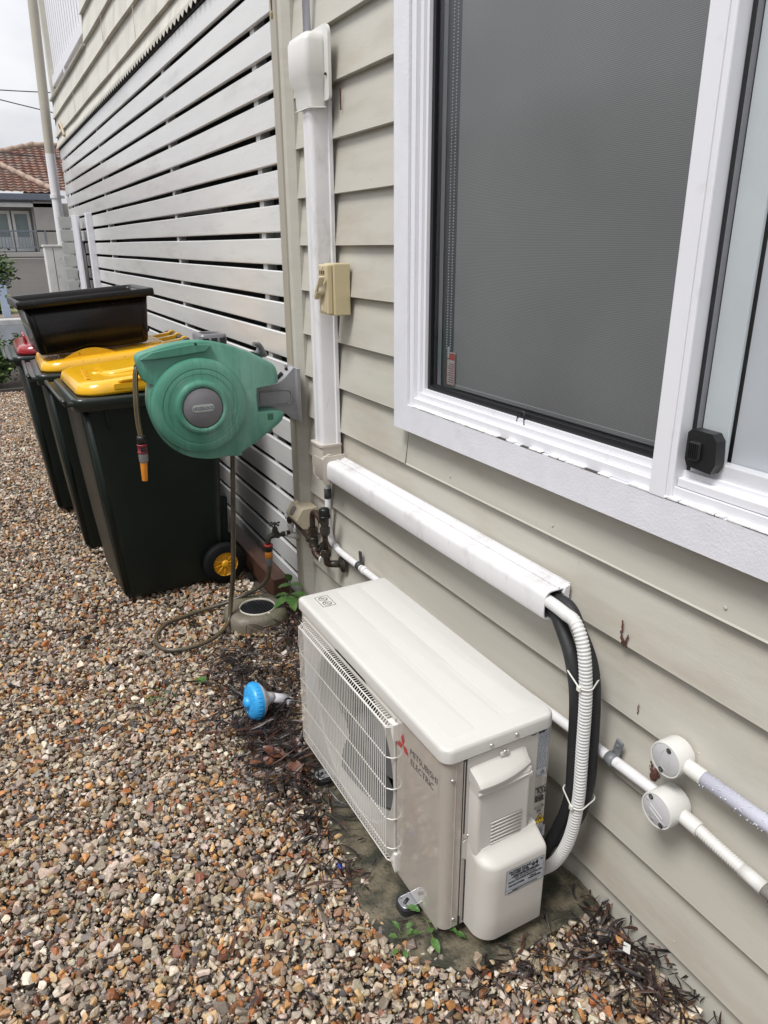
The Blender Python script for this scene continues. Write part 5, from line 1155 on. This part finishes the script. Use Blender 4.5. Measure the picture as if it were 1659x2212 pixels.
# left leg (valve) at y=2.51
vx = -.064
g.tube(cat([(vx, 2.52, .455), (vx, 2.519, .498), (vx, 2.507, .521), (vx, 2.482, .527), (vx, 2.455, .520), (vx, 2.43, .510), (vx, 2.405, .515)], 6), .0115, 14)
g.tube([(vx, 2.398, .53), (vx, 2.398, .375)], .0105, 14)
g.tube(cat([(vx, 2.392, .385), (vx, 2.391, .362), (vx+.003, 2.390, .349), (vx+.014, 2.388, .345)], 5), .013, 14); g.tube([(vx, 2.51, .378), (vx, 2.508, .352), (vx+.003, 2.49, .341), (vx+.008, 2.455, .339)], .0135, 14)
obj('copper_pipe', g, cop, pw)
g = G()
g.cyl((vx, 2.518, .440), (vx, 2.518, .456), .0185, 6); g.cyl((vx, 2.518, .424), (vx, 2.518, .439), .0195, 6); g.cyl((vx, 2.518, .414), (vx, 2.518, .424), .0155, 20); g.cyl((vx, 2.517, .372), (vx, 2.518, .414), .0180, 20); g.cyl((vx, 2.518, .406), (vx, 2.518, .413), .0205, 20); g.cyl((vx, 2.515, .378), (vx, 2.515, .386), .0182, 20); g.tube([(vx, 2.53, .405), (vx-.002, 2.548, .392), (vx, 2.57, .384)], .012, 12)
g.cyl((vx, 2.398, .470), (vx, 2.398, .496), .0200, 6); g.cyl((vx, 2.398, .464), (vx, 2.398, .473), .0150, 16); g.cyl((vx, 2.398, .496), (vx, 2.398, .506), .0150, 16)
g.cyl((vx, 2.395, .376), (vx, 2.396, .398), .0200, 6); g.cyl((vx, 2.398, .398), (vx, 2.398, .404), .0145, 16)
g.tube([(vx+.006, 2.392, .345), (vx+.030, 2.385, .342), (-.008, 2.379, .338)], [.013, .0145, .014], 14)
g.lathe([(.032, .0), (.032, .003), (.020, .006), (.014, .012)], (-.004, 2.378, .336), (-1, 0, 0), 28)
g.lathe([(.026, .0), (.026, .003), (.012, .008)], (-.004, 2.535, .375), (-1, 0, 0), 24); g.tube([(vx+.01, 2.505, .352), (-.03, 2.52, .368), (-.004, 2.535, .375)], .011, 12)
g.cyl((vx, 2.398, .508), (vx, 2.398, .538), .0165, 20); g.ball((vx, 2.41, .520), .018, (1, 1.2, .9), 12)
obj('brass_fittings', g, brass, pw)
g = G(); g.cyl((vx, 2.398, .536), (vx, 2.398, .544), .0245, 8); g.lathe([(.0185, 0), (.0195, .004), (.0195, .028), (.017, .033), (0, .034)], (vx, 2.398, .540), (0, 0, 1), 28)
for k in range(20): a = k/20*6.28; g.tube([(vx+.0195*math.cos(a), 2.398+.0195*math.sin(a), .544), (vx+.0195*math.cos(a), 2.398+.0195*math.sin(a), .569)], .0012, 5)
obj('black_cap', g, black, pw)
g = G(); g.tube([(vx+.008, 2.457, .3395), (vx+.009, 2.449, .3393)], .0158, 14); obj('thread_tape', g, M('white_tape', (.7, .7, .68), .5), pw)
# beige socket cover
box = root('beige_cover_box', (-.07, 2.62, .45), 'beige wedge shaped weatherproof cover with an oval grey button above the tap', 'cover box')
bm_ = M('aged_cream_plastic', (.52, .45, .33), .45, .06, 10, dirt=(.30, .20, .10, .6), dsc=13, dlo=.56, dhi=.68)
g = G()
P = [(-.004, .375), (-.052, .392), (-.122, .452), (-.122, .462), (-.088, .520), (-.080, .528), (-.004, .560)]
g.prism([(-.020, .408), (-.066, .411), (-.091, .446), (-.091, .452), (-.066, .492), (-.060, .4955), (-.020, .4955)][::-1], 'y', 2.620, 2.742, .004, 2, 25)
g.prism([(-.0, .405), (-.020, .405), (-.020, .498), (-.0, .498)][::-1], 'y', 2.618, 2.700, .002, 1)
obj('cover', g, bm_, box, autos=40)
bd = Vector((-.035, 0, -.060)).normalized(); bo = Vector((-.0795, 2.690, .4735)); nb_ = Vector((-.85, 0, .53)).normalized()
g = G(); m_ = Matrix((Vector((0, 1, 0)), nb_.cross(Vector((0, 1, 0))), nb_)).transposed().to_4x4(); m_.translation = bo
g.prism(rrect(-.014, .014, -.020, .020, .0135, 6), 'z', -.002, .0055, .0015, 1, mat=m_); bt = obj('oval_button', g, M('grey_button', (.17, .165, .16), .4), box)
g = G()
for k in (-1, 0, 1): g.box(-.0012, .0012, -.0045, .0045, .0055, .0064, mat=m_ @ Matrix.Translation((0, k*.0085, 0)) @ Matrix.Rotation(.6*k, 4, 'Z'))
obj('button_mark', g, M('button_lettering', (.33, .32, .30), .4), bt)
# ---------------------------------------------------------------- shower head
sh = root('shower_head', (-.5, 2.03, .03), 'blue and white plastic shower head lying on its side in the dead leaves', 'shower head')
blue = M('bright_blue_plastic', (.035, .33, .70), .35, .04, 9)
ax = Vector((-.985, -.03, .10)).normalized(); oc = Vector((-.492, 2.045, .062))
g = G(); g.lathe([(.044, -.016), (.053, -.012), (.0555, -.002), (.0545, .008), (.050, .016), (.040, .0205), (.018, .0225), (.016, .030), (.010, .034), (0, .035)], oc, ax, 48)
for k in range(8):
    a = k/8*6.28; u = ax.orthogonal().normalized(); v = ax.cross(u); c = oc+ax*.0205+(u*math.cos(a)+v*math.sin(a))*.030
    g.tube([c+(u*math.cos(b)+v*math.sin(b))*(.0065)*(1 if True else 1) for b in np.linspace(0, 6.28, 14)], .0016, 5)
for k in range(30):
    a = k/30*6.28; d = u*math.cos(a)+v*math.sin(a); g.tube([oc+d*.0545+ax*.008, oc+d*.0560-ax*.004], .0012, 4)
fc = obj('spray_face', g, blue, sh, autos=50)
g = G()
for k in range(26):
    a = k/26*6.28; c = oc+ax*.0175+(u*math.cos(a)+v*math.sin(a))*.047; g.ball(c, .0014, seg=6)
for k in range(8): a = k/8*6.28; g.ball(oc+ax*.0345+(u*math.cos(a)+v*math.sin(a))*.006, .0012, seg=6)
obj('spray_holes', g, M('dark_blue', (.01, .10, .30), .4), fc)
wp = M('white_shower_plastic', (.56, .56, .60), .3)
g = G(); g.lathe([(.0, -.062), (.014, -.060), (.018, -.045), (.026, -.034), (.042, -.024), (.052, -.014), (.0535, -.008), (.050, -.004)], oc, ax, 36)
e1_ = oc-ax*.050; e2_ = oc-ax*.100+Vector((0, .0, -.020)); g.tube([e1_, e1_.lerp(e2_, .5), e2_], [.015, .0155, .017], 18)
g.cyl(e2_+Vector((.006, -.020, .0)), e2_+Vector((.0, .012, .0)), .0125, 20); obj('handle', g, wp, sh)
g = G(); pc = e2_+Vector((.006, -.0205, .0)); g.lathe([(.004, .0006), (.0075, .0006)], pc, (.18, -1, 0), 20); g.tube([e1_.lerp(e2_, .62)+Vector((-.004, -.016, .002)), e1_.lerp(e2_, .85)+Vector((-.004, -.017, .002))], .0018, 6); obj('swivel_mark', g, M('grey_mark', (.2, .2, .22), .5), sh)
for o_ in [sh]:
    o_.scale = (1.14, 1.14, 1.14); o_.location.z += .004
# small scraps
g = G(); g.box(-.012, .012, -.008, .008, 0, .003, .0008, mat=Matrix.Translation((-.055, .80, .034)) @ Matrix.Rotation(.7, 4, 'Z') @ Matrix.Rotation(.35, 4, 'X')); obj('plastic_scrap', g, pvc_new, label='small white plastic offcut among the leaves at the lower right', cat='scrap')
g = G(); 
for k in range(5): g.ball((-.508+rs.normal(0, .004), 1.33+rs.normal(0, .004), .008+.002*k), .0045, (1, 1.4, .5), 6)
obj('blue_scrap', g, M('blue_plastic', (.01, .03, .22), .5), label='tiny crumpled dark blue scrap on the slab edge', cat='scrap')
# ---------------------------------------------------------------- plants
def plantleaf(g, base, tip_dir, Ln, W, droop=.4, fold=.25):
    base = Vector(base); d = Vector(tip_dir).normalized(); sidev = d.cross(Vector((0, 0, 1))).normalized(); n = 7; V = []; F = []
    for i in range(n+1):
        t = i/n; w_ = W*math.sin(math.pi*min(1, t*.93+.04))**.8*(1-.25*t); c = base+d*Ln*t-Vector((0, 0, 1))*droop*Ln*t*t
        for s_ in (-1, -.5, 0, .5, 1): V.append(c+sidev*w_*s_+Vector((0, 0, 1))*(abs(s_)*w_*fold+.0012*math.sin(i*2.2+s_*3)))
    for i in range(n):
        for j in range(4): a = i*5+j; F.append((a, a+5, a+6, a+1))
    g.faces(V, F, True)
leafm = M('fresh_green_leaf', (.075, .16, .035), .35, .3, 30, .5, 80, dirt=(.03, .09, .02, .7), dsc=22, dlo=.48, dhi=.62)
leafm.node_tree.nodes['Principled BSDF'].inputs['Subsurface Weight'].default_value = .0
stemm = M('green_stem', (.09, .12, .04), .5)
def plant(name, label, org, leafs, stems):
    p = root(name, org, label, 'plant', 'small green weeds by the wall and slab'); o = Vector(org)
    g = G(); LS = 1. if 'seedling' in name else .72
    for b, d, l, w_, dr_ in leafs: plantleaf(g, o+Vector(b), d, l*LS, w_*LS, dr_)
    obj('leaves', g, leafm, p); g = G()
    for s_ in stems: g.tube(cat([o+Vector(q) for q in s_], 5), .0015, 6)
    obj('stem', g, stemm, p)
plant('weed_seedling', 'leafy green weed between the timber sleeper and the wall corner', (-.085, 2.735, 0), [((-.01, 0, .135), (-.2, -.3, .75), .07, .020, .2), ((-.01, 0, .12), (.5, -.6, .25), .065, .020, .3), ((0, 0, .115), (-.8, .1, .2), .065, .019, .3), ((-.02, -.02, .07), (-.9, -.35, .12), .095, .026, .35), ((-.02, -.02, .075), (-.15, -1, .12), .095, .028, .4), ((-.01, -.02, .085), (.5, -.8, .25), .085, .027, .4), ((-.01, .02, .06), (-.8, .5, .1), .07, .02, .3)],
      [[(0, .01, 0), (-.005, 0, .06), (-.01, 0, .14)], [(-.005, 0, .06), (-.02, -.02, .075)]])
plant('trailing_weed', 'trailing weed with small leaves in front of the near mounting foot', (-.475, 1.075, .004), [((.0, .01, .03), (-.5, .9, .9), .035, .009, .2), ((-.01, .0, .02), (-.9, .4, .5), .032, .010, .2), ((.01, -.005, .02), (.5, -.2, .8), .036, .010, .2), ((-.02, -.02, .01), (-.9, -.4, .3), .03, .009, .2), ((.02, .01, .02), (.9, .3, .4), .03, .009, .3), ((-.01, -.03, .01), (-.2, -1, .3), .03, .010, .2), ((.0, .0, .02), (-.1, -.4, .9), .03, .008, .2)], [[(0, 0, 0), (0, 0, .015), (0, .01, .03)], [(0, 0, .01), (.03, -.01, .02), (.055, -.02, .02)]])
plant('trailing_weed', 'larger leaved weed creeping out from under the near end of the air conditioner', (-.405, 1.060, .004), [((.0, .05, .02), (-.5, .5, .3), .05, .014, .3), ((.0, .0, .02), (-.4, -.6, .6), .050, .012, .2), ((.015, .0, .02), (.35, .6, .7), .05, .013, .2), ((-.01, -.02, .015), (-.1, -1, .1), .055, .015, .2), ((.03, -.01, .02), (.5, -.9, .3), .05, .012, .3), ((.045, -.035, .015), (.6, -.7, .0), .035, .011, .2), ((-.03, .0, .02), (-.8, .2, .5), .035, .010, .2)], [[(0, .05, 0), (-.0, .02, .02), (-.01, -.03, .015)], [(0, .02, .02), (.03, -.01, .022), (.05, -.035, .015)], [(0, .0, .02), (-.03, 0, .02), (-.06, .01, .015)]])
plant('small_weed', 'small sprawling weed in the gravel left of the litter', (-.600, 2.335, .01), [((0, 0, .01), (math.cos(a), math.sin(a), .35), .035, .007, .2) for a in np.linspace(0, 5.6, 9)], [[(0, 0, -.01), (0, 0, .0), (.005, 0, .012)]])
plant('tiny_weed', 'sparse low weed patch in the gravel at the left', (-.78, 2.30, .008), [((.05*math.cos(k*2.4)*k/8, .04*math.sin(k*2.4)*k/8, .012), (math.cos(k*1.7), math.sin(k*1.7), .4), .018, .006, .2) for k in range(16)], [[(0, 0, -.01), (0, 0, .0), (.005, 0, .012)], [(0, 0, .005), (.03, .02, .01), (.05, .02, .008)]])
g = G()
for x, y, s_ in ((-.930, 2.870, 1.), (-.375, 2.452, .6), (-.520, 2.79, .8)):
    V = []; F = []
    for k in range(10): a = k/10*6.28; V.append((x+.028*s_*math.cos(a)*(1+.3*math.sin(3*a)), y+.016*s_*math.sin(a), .018+.005*math.sin(2*a)))
    g.faces(V+[(x, y, .026)], [(k, (k+1) % 10, 10) for k in range(10)], True)
obj('dark_debris', g, M('black_wet_leaf', (.012, .012, .01), .25, .3, 30, .6, 60), label='curled black wet leaves lying on the gravel near the hose loop', kind='stuff')
# ---------------------------------------------------------------- far garden
foli = M('shrub_foliage', (.05, .1, .03), .5, .3, 5, attr='tint')
def shrub(name, cx, cy, cz, rx, ry, rz, nleaf, size, label, pal, seed, trunk=True, cat_='shrub'):
    rs2 = np.random.default_rng(seed); p = root(name, (cx, cy, 0), label, cat_, 'garden shrubs beyond the bins')
    cl = rs2.normal(size=(26, 3)); cl /= np.linalg.norm(cl, axis=1)[:, None]; cl *= rs2.uniform(.3, 1, (26, 1))**.6
    k = rs2.integers(0, 26, nleaf); P = cl[k]*np.array([rx, ry, rz])*.85+rs2.normal(0, .16, (nleaf, 3))*np.array([rx, ry, rz])+np.array([cx, cy, cz])
    P = P[P[:, 2] > .01]; n = len(P); a = rs2.uniform(0, 6.28, n); d = np.c_[np.cos(a), np.sin(a), rs2.normal(.1, .5, n)]; d /= np.linalg.norm(d, axis=1)[:, None]
    s_ = np.cross(d, rs2.normal(size=(n, 3))); s_ /= np.linalg.norm(s_, axis=1)[:, None]; l = size*rs2.uniform(.6, 1.3, (n, 1))
    V = np.stack([P, P+d*l*.5+s_*l*.25, P+d*l, P+d*l*.5-s_*l*.25], 1).reshape(-1, 3); F = np.arange(4*n).reshape(-1, 4)
    C = np.array(pal)[rs2.integers(0, len(pal), n)]*rs2.uniform(.6, 1.3, (n, 1))
    npmesh('foliage', V, F, foli, 4, parent=p, col=np.repeat(C, 4, 0)); g = G()
    for j in range(4 if trunk else 1): g.tube([(cx+.02*j, cy, -.02), (cx+.05*j-.06, cy+.03, cz*.6), (cx+.22*rx*(j-1.5), cy, cz+rz*.4)], [.02, .014, .006], 6)
    obj('stem', g, M('bark', (.09, .07, .05), .8), p)
GP = [(.045, .10, .025), (.075, .14, .035), (.12, .20, .05), (.03, .07, .02), (.16, .24, .07)]
shrub('leafy_shrub', -1.10, 9.9, 1.30, .40, .45, .50, 5200, .055, 'tall bright green shrub at the left edge of the picture', GP, 3)
shrub('leafy_shrub', -1.12, 9.4, .30, .30, .35, .33, 3600, .055, 'low dense green shrub in the mulch bed at the left edge', GP, 4)
shrub('leafy_shrub', -.73, 9.9, .30, .13, .2, .22, 1100, .045, 'small green shrub just left of the red lidded bin', GP, 5)
shrub('grassy_shrub', -.66, 19.2, .25, .35, .5, .22, 900, .12, 'yellow-green clump growing on the verge across the road', [(.28, .33, .06), (.18, .26, .05), (.1, .16, .04)], 6, False)
g = G(); g.prism([(-3, 9.05), (-.3, 9.05), (-.3, 11.5), (-3, 11.5)], 'z', -.03, .0); obj('mulch_bed', g, M('dark_mulch', (.045, .03, .022), .85, .4, 20, 1., 30, dirt=(.2, .14, .1, .8), dsc=30, dlo=.6, dhi=.68, bdist=.02), kind='structure')
g = G(); g.box(-3, -.3, 9.0, 9.05, -.03, .035, .004); obj('garden_edging', g, M('dark_edging', (.05, .045, .04), .6), label='thin dark edging strip between the gravel and mulch bed', cat='edging')
g = G(); g.box(-.66, -.50, 17.9, 17.98, .0, 1.15, .01); obj('blue_post', g, M('pale_blue_paint', (.32, .38, .48), .5), label='pale blue-grey post on the far side of the road', cat='post')
# neighbour's building on the left, out of frame, that shades the passage and shows in the window glass
nb2 = root('side_neighbour', (-3.4, 3, 0), 'neighbouring weatherboard wall across the side passage, outside the picture', 'wall')
g = G(); 
for k in range(16): g.prism([(-3.40, .2+k*.16), (-3.385, .04+k*.16), (-3.42, .04+k*.16), (-3.42, .2+k*.16)], 'y', -4, 7.3)
obj('boards', g, M('neighbour_boards', (.66, .66, .64), .6), nb2)
# ---------------------------------------------------------------- house across the street
nh = root('tiled_house', (1, 25, 0), 'grey house across the street with a weathered orange tile roof and upstairs balcony', 'house')
NX0, NX1, NY = -7., 9., 24.6
tile = M('weathered_roof_tiles', (.25, .135, .10), .7, .25, 3, .3, 20, dirt=(.24, .205, .18, .8), dsc=2.6, dlo=.42, dhi=.60, fade=[((.13, .10, .09, .8), 9, .55, .68, (1, 1, 1))])
gw = M('grey_house_paint', (.30, .29, .285), .6, .05, 2)
def roofslope(g, eaveL, eaveR, ridgeL, ridgeR, nrow, pan=.21):
    eL, eR, rL, rR = map(Vector, (eaveL, eaveR, ridgeL, ridgeR)); V = []; F = []; w_ = (eR-eL).length; nc = int(w_/pan*4)
    nrm = (eR-eL).cross(rL-eL).normalized()
    if nrm.z < 0: nrm = -nrm
    for r in range(nrow):
        for e, h in ((0, .06), (1, 0.)):
            t = (r+e)/nrow
            for c in range(nc+1):
                s_ = c/nc; a = eL.lerp(rL, t); b = eR.lerp(rR, t); p = a.lerp(b, s_); 
                V.append(p+nrm*(h+.018*math.sin((p-eL).dot((eR-eL).normalized())/pan*2*math.pi)))
        base = r*2*(nc+1)
        for c in range(nc):
            F.append((base+c, base+c+1, base+nc+2+c, base+nc+1+c))
            if r: F.append((base-nc-1+c, base-nc+c, base+c+1, base+c))
    g.faces(V, F)
g = G()
roofslope(g, (-6, 24, 2.86), (1.40, 24, 2.86), (-6, 25.6, 3.62), (.16, 25.6, 3.62), 10)
roofslope(g, (-4.5, 25.5, 3.0), (7.0, 25.5, 3.0), (1.28, 28.0, 4.45), (5.5, 28.0, 4.45), 17)
roofslope(g, (1.40, 24, 2.86), (1.40, 30, 2.86), (.16, 25.6, 3.62), (.16, 28.4, 3.62), 7)
roof = obj('roof', g, tile, nh)
g = G()
def caps(a, b):
    a, b = Vector(a), Vector(b); n = int((b-a).length/.33)
    for k in range(n): p, q = a.lerp(b, k/n), a.lerp(b, (k+1.12)/n); g.tube([p+Vector((0, 0, .02)), q+Vector((0, 0, .045))], .085, 8)
caps((1.40, 24, 2.90), (.16, 25.6, 3.66)); caps((-6, 25.6, 3.66), (.16, 25.6, 3.66)); caps((-1.2, 26.85, 3.77), (1.28, 28.0, 4.49)); caps((1.28, 28.0, 4.49), (5.5, 28., 4.49))
obj('ridge_tiles', g, M('ridge_tile', (.30, .22, .17), .7, .3, 8), roof)
g = G(); g.box(-6.2, 1.46, 23.86, 24.0, 2.70, 2.86, .01); g.box(-6.2, 1.46, 24.0, 24.55, 2.66, 2.70); obj('gutter', g, M('dark_gutter', (.10, .115, .15), .5), nh)
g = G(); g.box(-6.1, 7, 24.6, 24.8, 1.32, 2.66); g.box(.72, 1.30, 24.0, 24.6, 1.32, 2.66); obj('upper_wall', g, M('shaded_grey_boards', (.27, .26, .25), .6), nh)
g = G()
for k in range(11): g.prism([(23.98, 1.30-.125*k), (24.0, 1.30-.125*k-.118), (24.04, 1.30-.125*k-.118), (24.04, 1.30-.125*k)], 'x', -6.1, 7.)
g.box(-6.1, 7., 23.92, 24.0, 1.22, 1.34, .01); obj('lower_wall', g, gw, nh)
g = G(); g.box(-6.1, 1.3, 24.0, 24.6, 1.27, 1.34); g.box(-6.1, 1.3, 24.0, 24.05, 2.52, 2.62); obj('balcony_floor', g, M('balcony_trim', (.5, .5, .5), .5), nh)
wf = M('far_window_frame', (.62, .62, .60), .5); wg = M('far_window_glass', (.20, .25, .25), .15)
for x0 in (-2.4, -1.7, -1.0, -.35, .16):
    g = G()
    for a, b, c, d in ((x0, x0+.47, 1.36, 1.44), (x0, x0+.47, 2.36, 2.44), (x0, x0+.07, 1.44, 2.36), (x0+.40, x0+.47, 1.44, 2.36)): g.box(a, b, 24.52, 24.6, c, d)
    wd = obj('window', g, wf, nh); g = G(); g.box(x0+.07, x0+.40, 24.57, 24.58, 1.75, 2.36); obj('pane', g, wg, wd)
    g = G(); g.box(x0+.07, x0+.40, 24.56, 24.575, 1.44, 1.75); obj('net_curtain', g, M('net_curtain', (.5, .54, .55), .8), wd)
g = G(); g.box(.70, .76, 24.4, 24.6, 1.34, 2.52); obj('wall_edge', g, wf, nh)
g = G(); g.box(-6, 1.25, 24.0, 24.04, 1.88, 1.92); g.box(-6, 1.25, 24.0, 24.03, 1.44, 1.47)
x = -6.
while x < 1.25: g.box(x, x+.018, 24.005, 24.025, 1.47, 1.88); x += .085
for x in (-3.6, -2.0, -.4, .9): g.box(x, x+.045, 23.99, 24.04, 1.34, 1.93)
obj('balcony_railing', g, M('grey_blue_railing', (.14, .155, .19), .5), nh)
g = G()
wires = M('wire', (.03, .03, .035), .6)
for a, b, lb in (((-3.0, 13.2, 3.62), (2.5, 15.5, 4.10), 'upper overhead wire left of the downpipe'), ((-1.2, 14.0, 3.80), (3.0, 14.0, 3.15), 'second overhead wire crossing just below the upper one'), ((-3.0, 13.5, 3.05), (3., 14.6, 2.78), 'lowest overhead wire above the tiled roof')):
    g = G(); A_, B_ = Vector(a), Vector(b); g.tube([A_.lerp(B_, t)-Vector((0, 0, .05*math.sin(math.pi*t))) for t in np.linspace(0, 1, 12)], .008, 5); obj('power_line', g, wires, label=lb, cat='wire', group='overhead wires')
